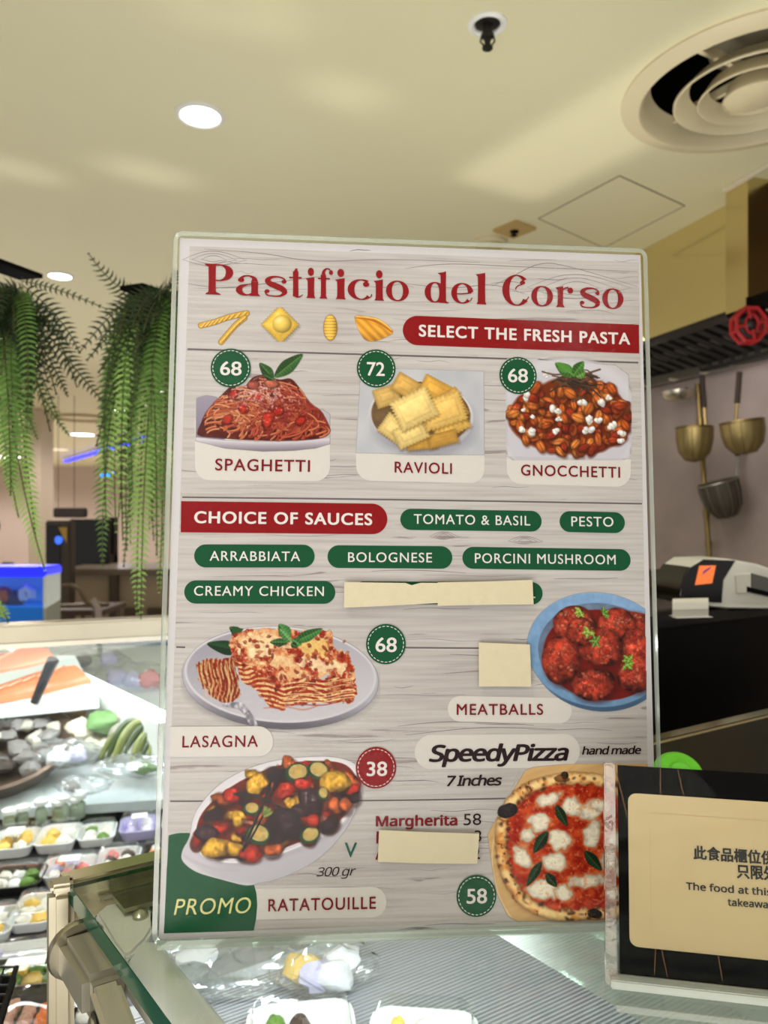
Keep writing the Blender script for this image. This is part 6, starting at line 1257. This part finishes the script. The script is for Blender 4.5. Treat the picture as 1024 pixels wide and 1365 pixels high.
# pillar and light cove
t = thing('pale_pillar', 'pale square pillar at the left between the fern and the dark kiosk', 'pillar', P(55, 0, 8).to_2d().to_3d())
MB().box((P(55, 0, 8).x, 8, CEIL/2-.001), (.13, .3, CEIL-.004)).build('pillar_shaft', mat('pillar_cream', (206, 190, 172), .5), t)
MB().box((P(55, 0, 8).x, 8, .06), (.2, .36, .12)).build('pillar_base', mat('post_brown', (78, 66, 56), .5), t)
LB = mat('blue_led_strip', (52, 60, 255), .4, emit=2.5)
t = thing('blue_led_strip', 'blue glowing light strip along the far ceiling behind the right fern', 'light strip', P(130, 622, 11))
a, b = P(84, 622, 15), P(200, 610, 10); a.z = b.z = CEIL-.08
MB().slab([a, b, b+Vector((0, .2, 0)), a+Vector((0, .2, 0))], UP*.03).build('led_diffuser', LB, t)
MB().slab([a, b, b+Vector((0, .22, 0)), a+Vector((0, .22, 0))], UP*.07).build('led_channel', WHITE, t)
a = P(142, 633, 8); t = thing('blue_neon_sign', 'small bright blue neon glow seen through the right fern', 'light', a)
MB().tube([a+Vector((-.06, 0, -.01)), a+Vector((-.02, 0, .02)), a+Vector((.02, 0, -.01)), a+Vector((.07, 0, .02))], .018, 8).build('neon_tube', mat('cyan_neon', (40, 130, 255), .4, emit=2.0), t)
MB().tube([a+Vector((0, 0, .02)), Vector((a.x, a.y, CEIL-.001))], .005, 6).build('neon_wire', BLACK, t)
# round ceiling coffer rim far away
c = PZ(108, 556, CEIL); t = thing('round_ceiling_coffer', 'shallow round raised rim on the ceiling between the ferns', 'coffer', c)
MB().lathe([(.32, 0), (.32, -.02), (.30, -.03), (.27, -.02), (.26, 0)], c, 40).build('coffer_rim', mat('coffer_tan', (186, 168, 138), .6), t)
# aquarium
AQ = 3.3; x0_, x1_ = P(-80, 0, AQ).x, P(60, 0, AQ).x; z0_, z1_ = P(0, 838, AQ).z, P(0, 762, AQ).z
t = thing('aquarium', 'blue lit glass aquarium with white filter pipe at the left edge', 'aquarium', ((x0_+x1_)/2, AQ+.2, 0))
cx = (x0_+x1_)/2; wx = x1_-x0_
MB().box((cx, AQ+.14, (z0_+z1_)/2), (wx, .02, z1_-z0_)).build('back_pane', mat('aquarium_blue', (84, 140, 190), .4, emit=.22), t)  # glow put into the pane for the blue light in the tank
MB().box((cx, AQ+.07, z0_+.05), (wx, .13, .10)).build('water_bottom', mat('aquarium_floor', (60, 150, 220), .4, emit=.25), t)  # glow put into the tank floor, lit blue from above
MB().box((cx, AQ, (z0_+z1_)/2), (wx, .008, z1_-z0_)).build('front_pane', glass('blue_pane', (228, 238, 255), 1.4), t)
MB().box((x1_, AQ+.07, (z0_+z1_)/2), (.012, .15, z1_-z0_)).build('side_pane', mat('aquarium_side', (196, 204, 200), .3), t)
MB().box((cx, AQ+.07, z1_+.0), (wx+.02, .17, .045)).build('light_hood', mat('aquarium_light', (30, 40, 255), .4, emit=.8), t, bevel=.008)
MB().tube([P(30, 800, AQ+.07), P(30, 788, AQ+.07), P(35, 783, AQ+.07), P(42, 788, AQ+.07), P(42, 797, AQ+.07)], .02, 10).build('filter_pipe', WHITE, t)
MB().blob(P(20, 805, AQ+.07), (.05, .03, .06), 2, .2).build('rock', mat('rock_grey', (120, 112, 104), .7), t)
MB().blob(P(5, 795, AQ+.07), (.05, .03, .04), 5, .2).build('coral', ORG, t)
MB().box((cx, AQ+.07, z0_/2), (wx, .15, z0_)).build('aquarium_stand', BLACK, t)
# tubular chair / trolley
t = thing('tubular_chair', 'chair with curved brown metal tube back beside the aquarium', 'chair', P(100, 1000, 4.2).to_2d().to_3d())
TB = mat('brown_tube', (120, 104, 88), .35, .6); d_ = 4.2
g = MB(); g.tube([P(74, 835, d_), P(70, 795, d_), P(72, 782, d_), P(95, 780, d_), P(106, 786, d_), P(116, 803, d_), P(128, 810, d_)], .013, 8); g.build('back_tube', TB, t)
MB().tube([P(72, 808, d_), P(145, 806, d_)], .012, 8).build('seat_rail', TB, t)
sz_ = P(0, 808, d_).z
MB().box((P(100, 0, d_).x, d_+.2, sz_-.04), (.32, .4, .03)).build('seat', mat('brown_seat', (88, 64, 54), .5), t, bevel=.008)
for x_, y_ in ((74, 0), (126, 0), (74, .38), (126, .38)):
    p = P(x_, 0, d_); MB().tube([(p.x, d_+y_, sz_-.03), (p.x, d_+y_, .002)], .012, 8).build('leg', TB, t)
t = thing('folded_towel', 'pale pinkish cloth draped on the chair rail', 'towel', P(125, 812, 4.1))
MB().slab([P(120, 800, 4.14), P(125, 797, 4.14), P(134, 812, 4.14), P(134, 826, 4.14), P(127, 826, 4.14), P(127, 812, 4.14)], (0, .02, 0)).build('cloth', mat('pale_cloth', (206, 190, 184), .8), t)
# ---------------------------------------------------------------- person at the left edge, mostly outside the frame
ps_ = P(-22, 760, 4.6)
pr = thing('person', 'person in a black top standing at the far left edge, mostly out of frame', 'person', (ps_.x, ps_.y, 0))
def skin(name, chain, edges, m, parent, lv=2):
    me = bpy.data.meshes.new(name); me.from_pydata([tuple(v_[:3]) for v_ in chain], edges, []); o = bpy.data.objects.new(name, me); sc.collection.objects.link(o)
    sk = o.modifiers.new('skin', 'SKIN'); sk.use_smooth_shade = True; s2_ = o.modifiers.new('sub', 'SUBSURF'); s2_.levels = s2_.render_levels = lv
    for k, v_ in enumerate(chain): me.skin_vertices[0].data[k].radius = (v_[3], v_[4] if len(v_) > 4 else v_[3])
    me.skin_vertices[0].data[0].use_root = True
    bpy.context.view_layer.update(); dg = bpy.context.evaluated_depsgraph_get(); m2 = bpy.data.meshes.new_from_object(o.evaluated_get(dg)); bpy.data.objects.remove(o)
    o = bpy.data.objects.new(name, m2); sc.collection.objects.link(o); m2.materials.clear(); m2.materials.append(m)
    for p in m2.polygons: p.use_smooth = True
    o.parent = parent; return o
SKN = mat('skin_tone', (196, 142, 118), .5); CLO = mat('black_cloth', (20, 20, 24), .8, 0, .2, 30); HAIR = mat('dark_hair', (30, 24, 22), .5, 0, .3, 60)
H0 = 1.42   # standing height of the figure
ch = [(0, 0, .74, .105, .08), (0, 0, .90, .10, .075), (0, 0, 1.05, .12, .08), (0, 0, 1.155, .07, .06), (0, 0, 1.21, .04), (0, -.01, 1.30, .065, .075), (0, -.01, 1.37, .06, .07),
      (.15, 0, 1.10, .05), (.19, .01, .92, .038), (.17, -.10, .76, .03), (.165, -.15, .71, .025), (-.15, 0, 1.10, .05), (-.19, .01, .92, .038), (-.17, -.10, .76, .03), (-.165, -.15, .71, .025),
      (.08, 0, .66, .075), (.09, -.01, .38, .052), (.09, .01, .09, .036), (.09, -.12, .035, .03), (-.08, 0, .66, .075), (-.09, -.01, .38, .052), (-.09, .01, .09, .036), (-.09, -.12, .035, .03)]
ed = [(0, 1), (1, 2), (2, 3), (3, 4), (4, 5), (5, 6), (2, 7), (7, 8), (8, 9), (9, 10), (2, 11), (11, 12), (12, 13), (13, 14), (0, 15), (15, 16), (16, 17), (17, 18), (0, 19), (19, 20), (20, 21), (21, 22)]
skin('body', ch, ed, SKN, pr)
tc_ = [(0, 0, .60, .125, .10), (0, 0, .90, .118, .092), (0, 0, 1.05, .14, .095), (0, 0, 1.15, .08, .07), (.155, 0, 1.09, .065), (.19, .01, .95, .054), (-.155, 0, 1.09, .065), (-.19, .01, .95, .054)]
skin('black_top', tc_, [(0, 1), (1, 2), (2, 3), (2, 4), (4, 5), (2, 6), (6, 7)], CLO, pr)
skin('trousers', [(0, 0, .72, .125, .10), (.085, 0, .64, .085), (.09, -.01, .38, .066), (.09, .01, .1, .052), (-.085, 0, .64, .085), (-.09, -.01, .38, .066), (-.09, .01, .1, .052)], [(0, 1), (1, 2), (2, 3), (0, 4), (4, 5), (5, 6)], CLO, pr)
MB().blob((0, .02, 1.36), (.085, .095, .085), 3, .03, 16).build('hair', HAIR, pr, world=False)
for s_ in (-1, 1):
    MB().blob((.026*s_, -.078, 1.325), (.011, .006, .007), 1, 0, 10).build('eye', mat('eye_dark', (40, 30, 28), .3), pr, world=False)
    MB().blob((.07*s_, -.005, 1.315), (.010, .018, .028), 2, 0, 10).build('ear', SKN, pr, world=False)
    for k, L_ in enumerate((.055, .065, .07, .06)):
        MB().tube([(.165*s_+(k-1.5)*.013, -.165, .705), (.165*s_+(k-1.5)*.014, -.165-L_*.6, .685), (.165*s_+(k-1.5)*.014, -.165-L_*.8, .66)], [.008, .0075, .006], 8).build('finger', SKN, pr, world=False)
    MB().tube([(.165*s_-.02*s_, -.15, .71), (.165*s_-.045*s_, -.18, .69)], [.009, .007], 8).build('thumb', SKN, pr, world=False)
MB().blob((0, -.09, 1.30), (.011, .014, .018), 2, 0, 10).build('nose', SKN, pr, world=False)
MB().blob((0, -.082, 1.268), (.024, .008, .007), 2, 0, 10).build('mouth', mat('lip_tone', (160, 84, 78), .5), pr, world=False)
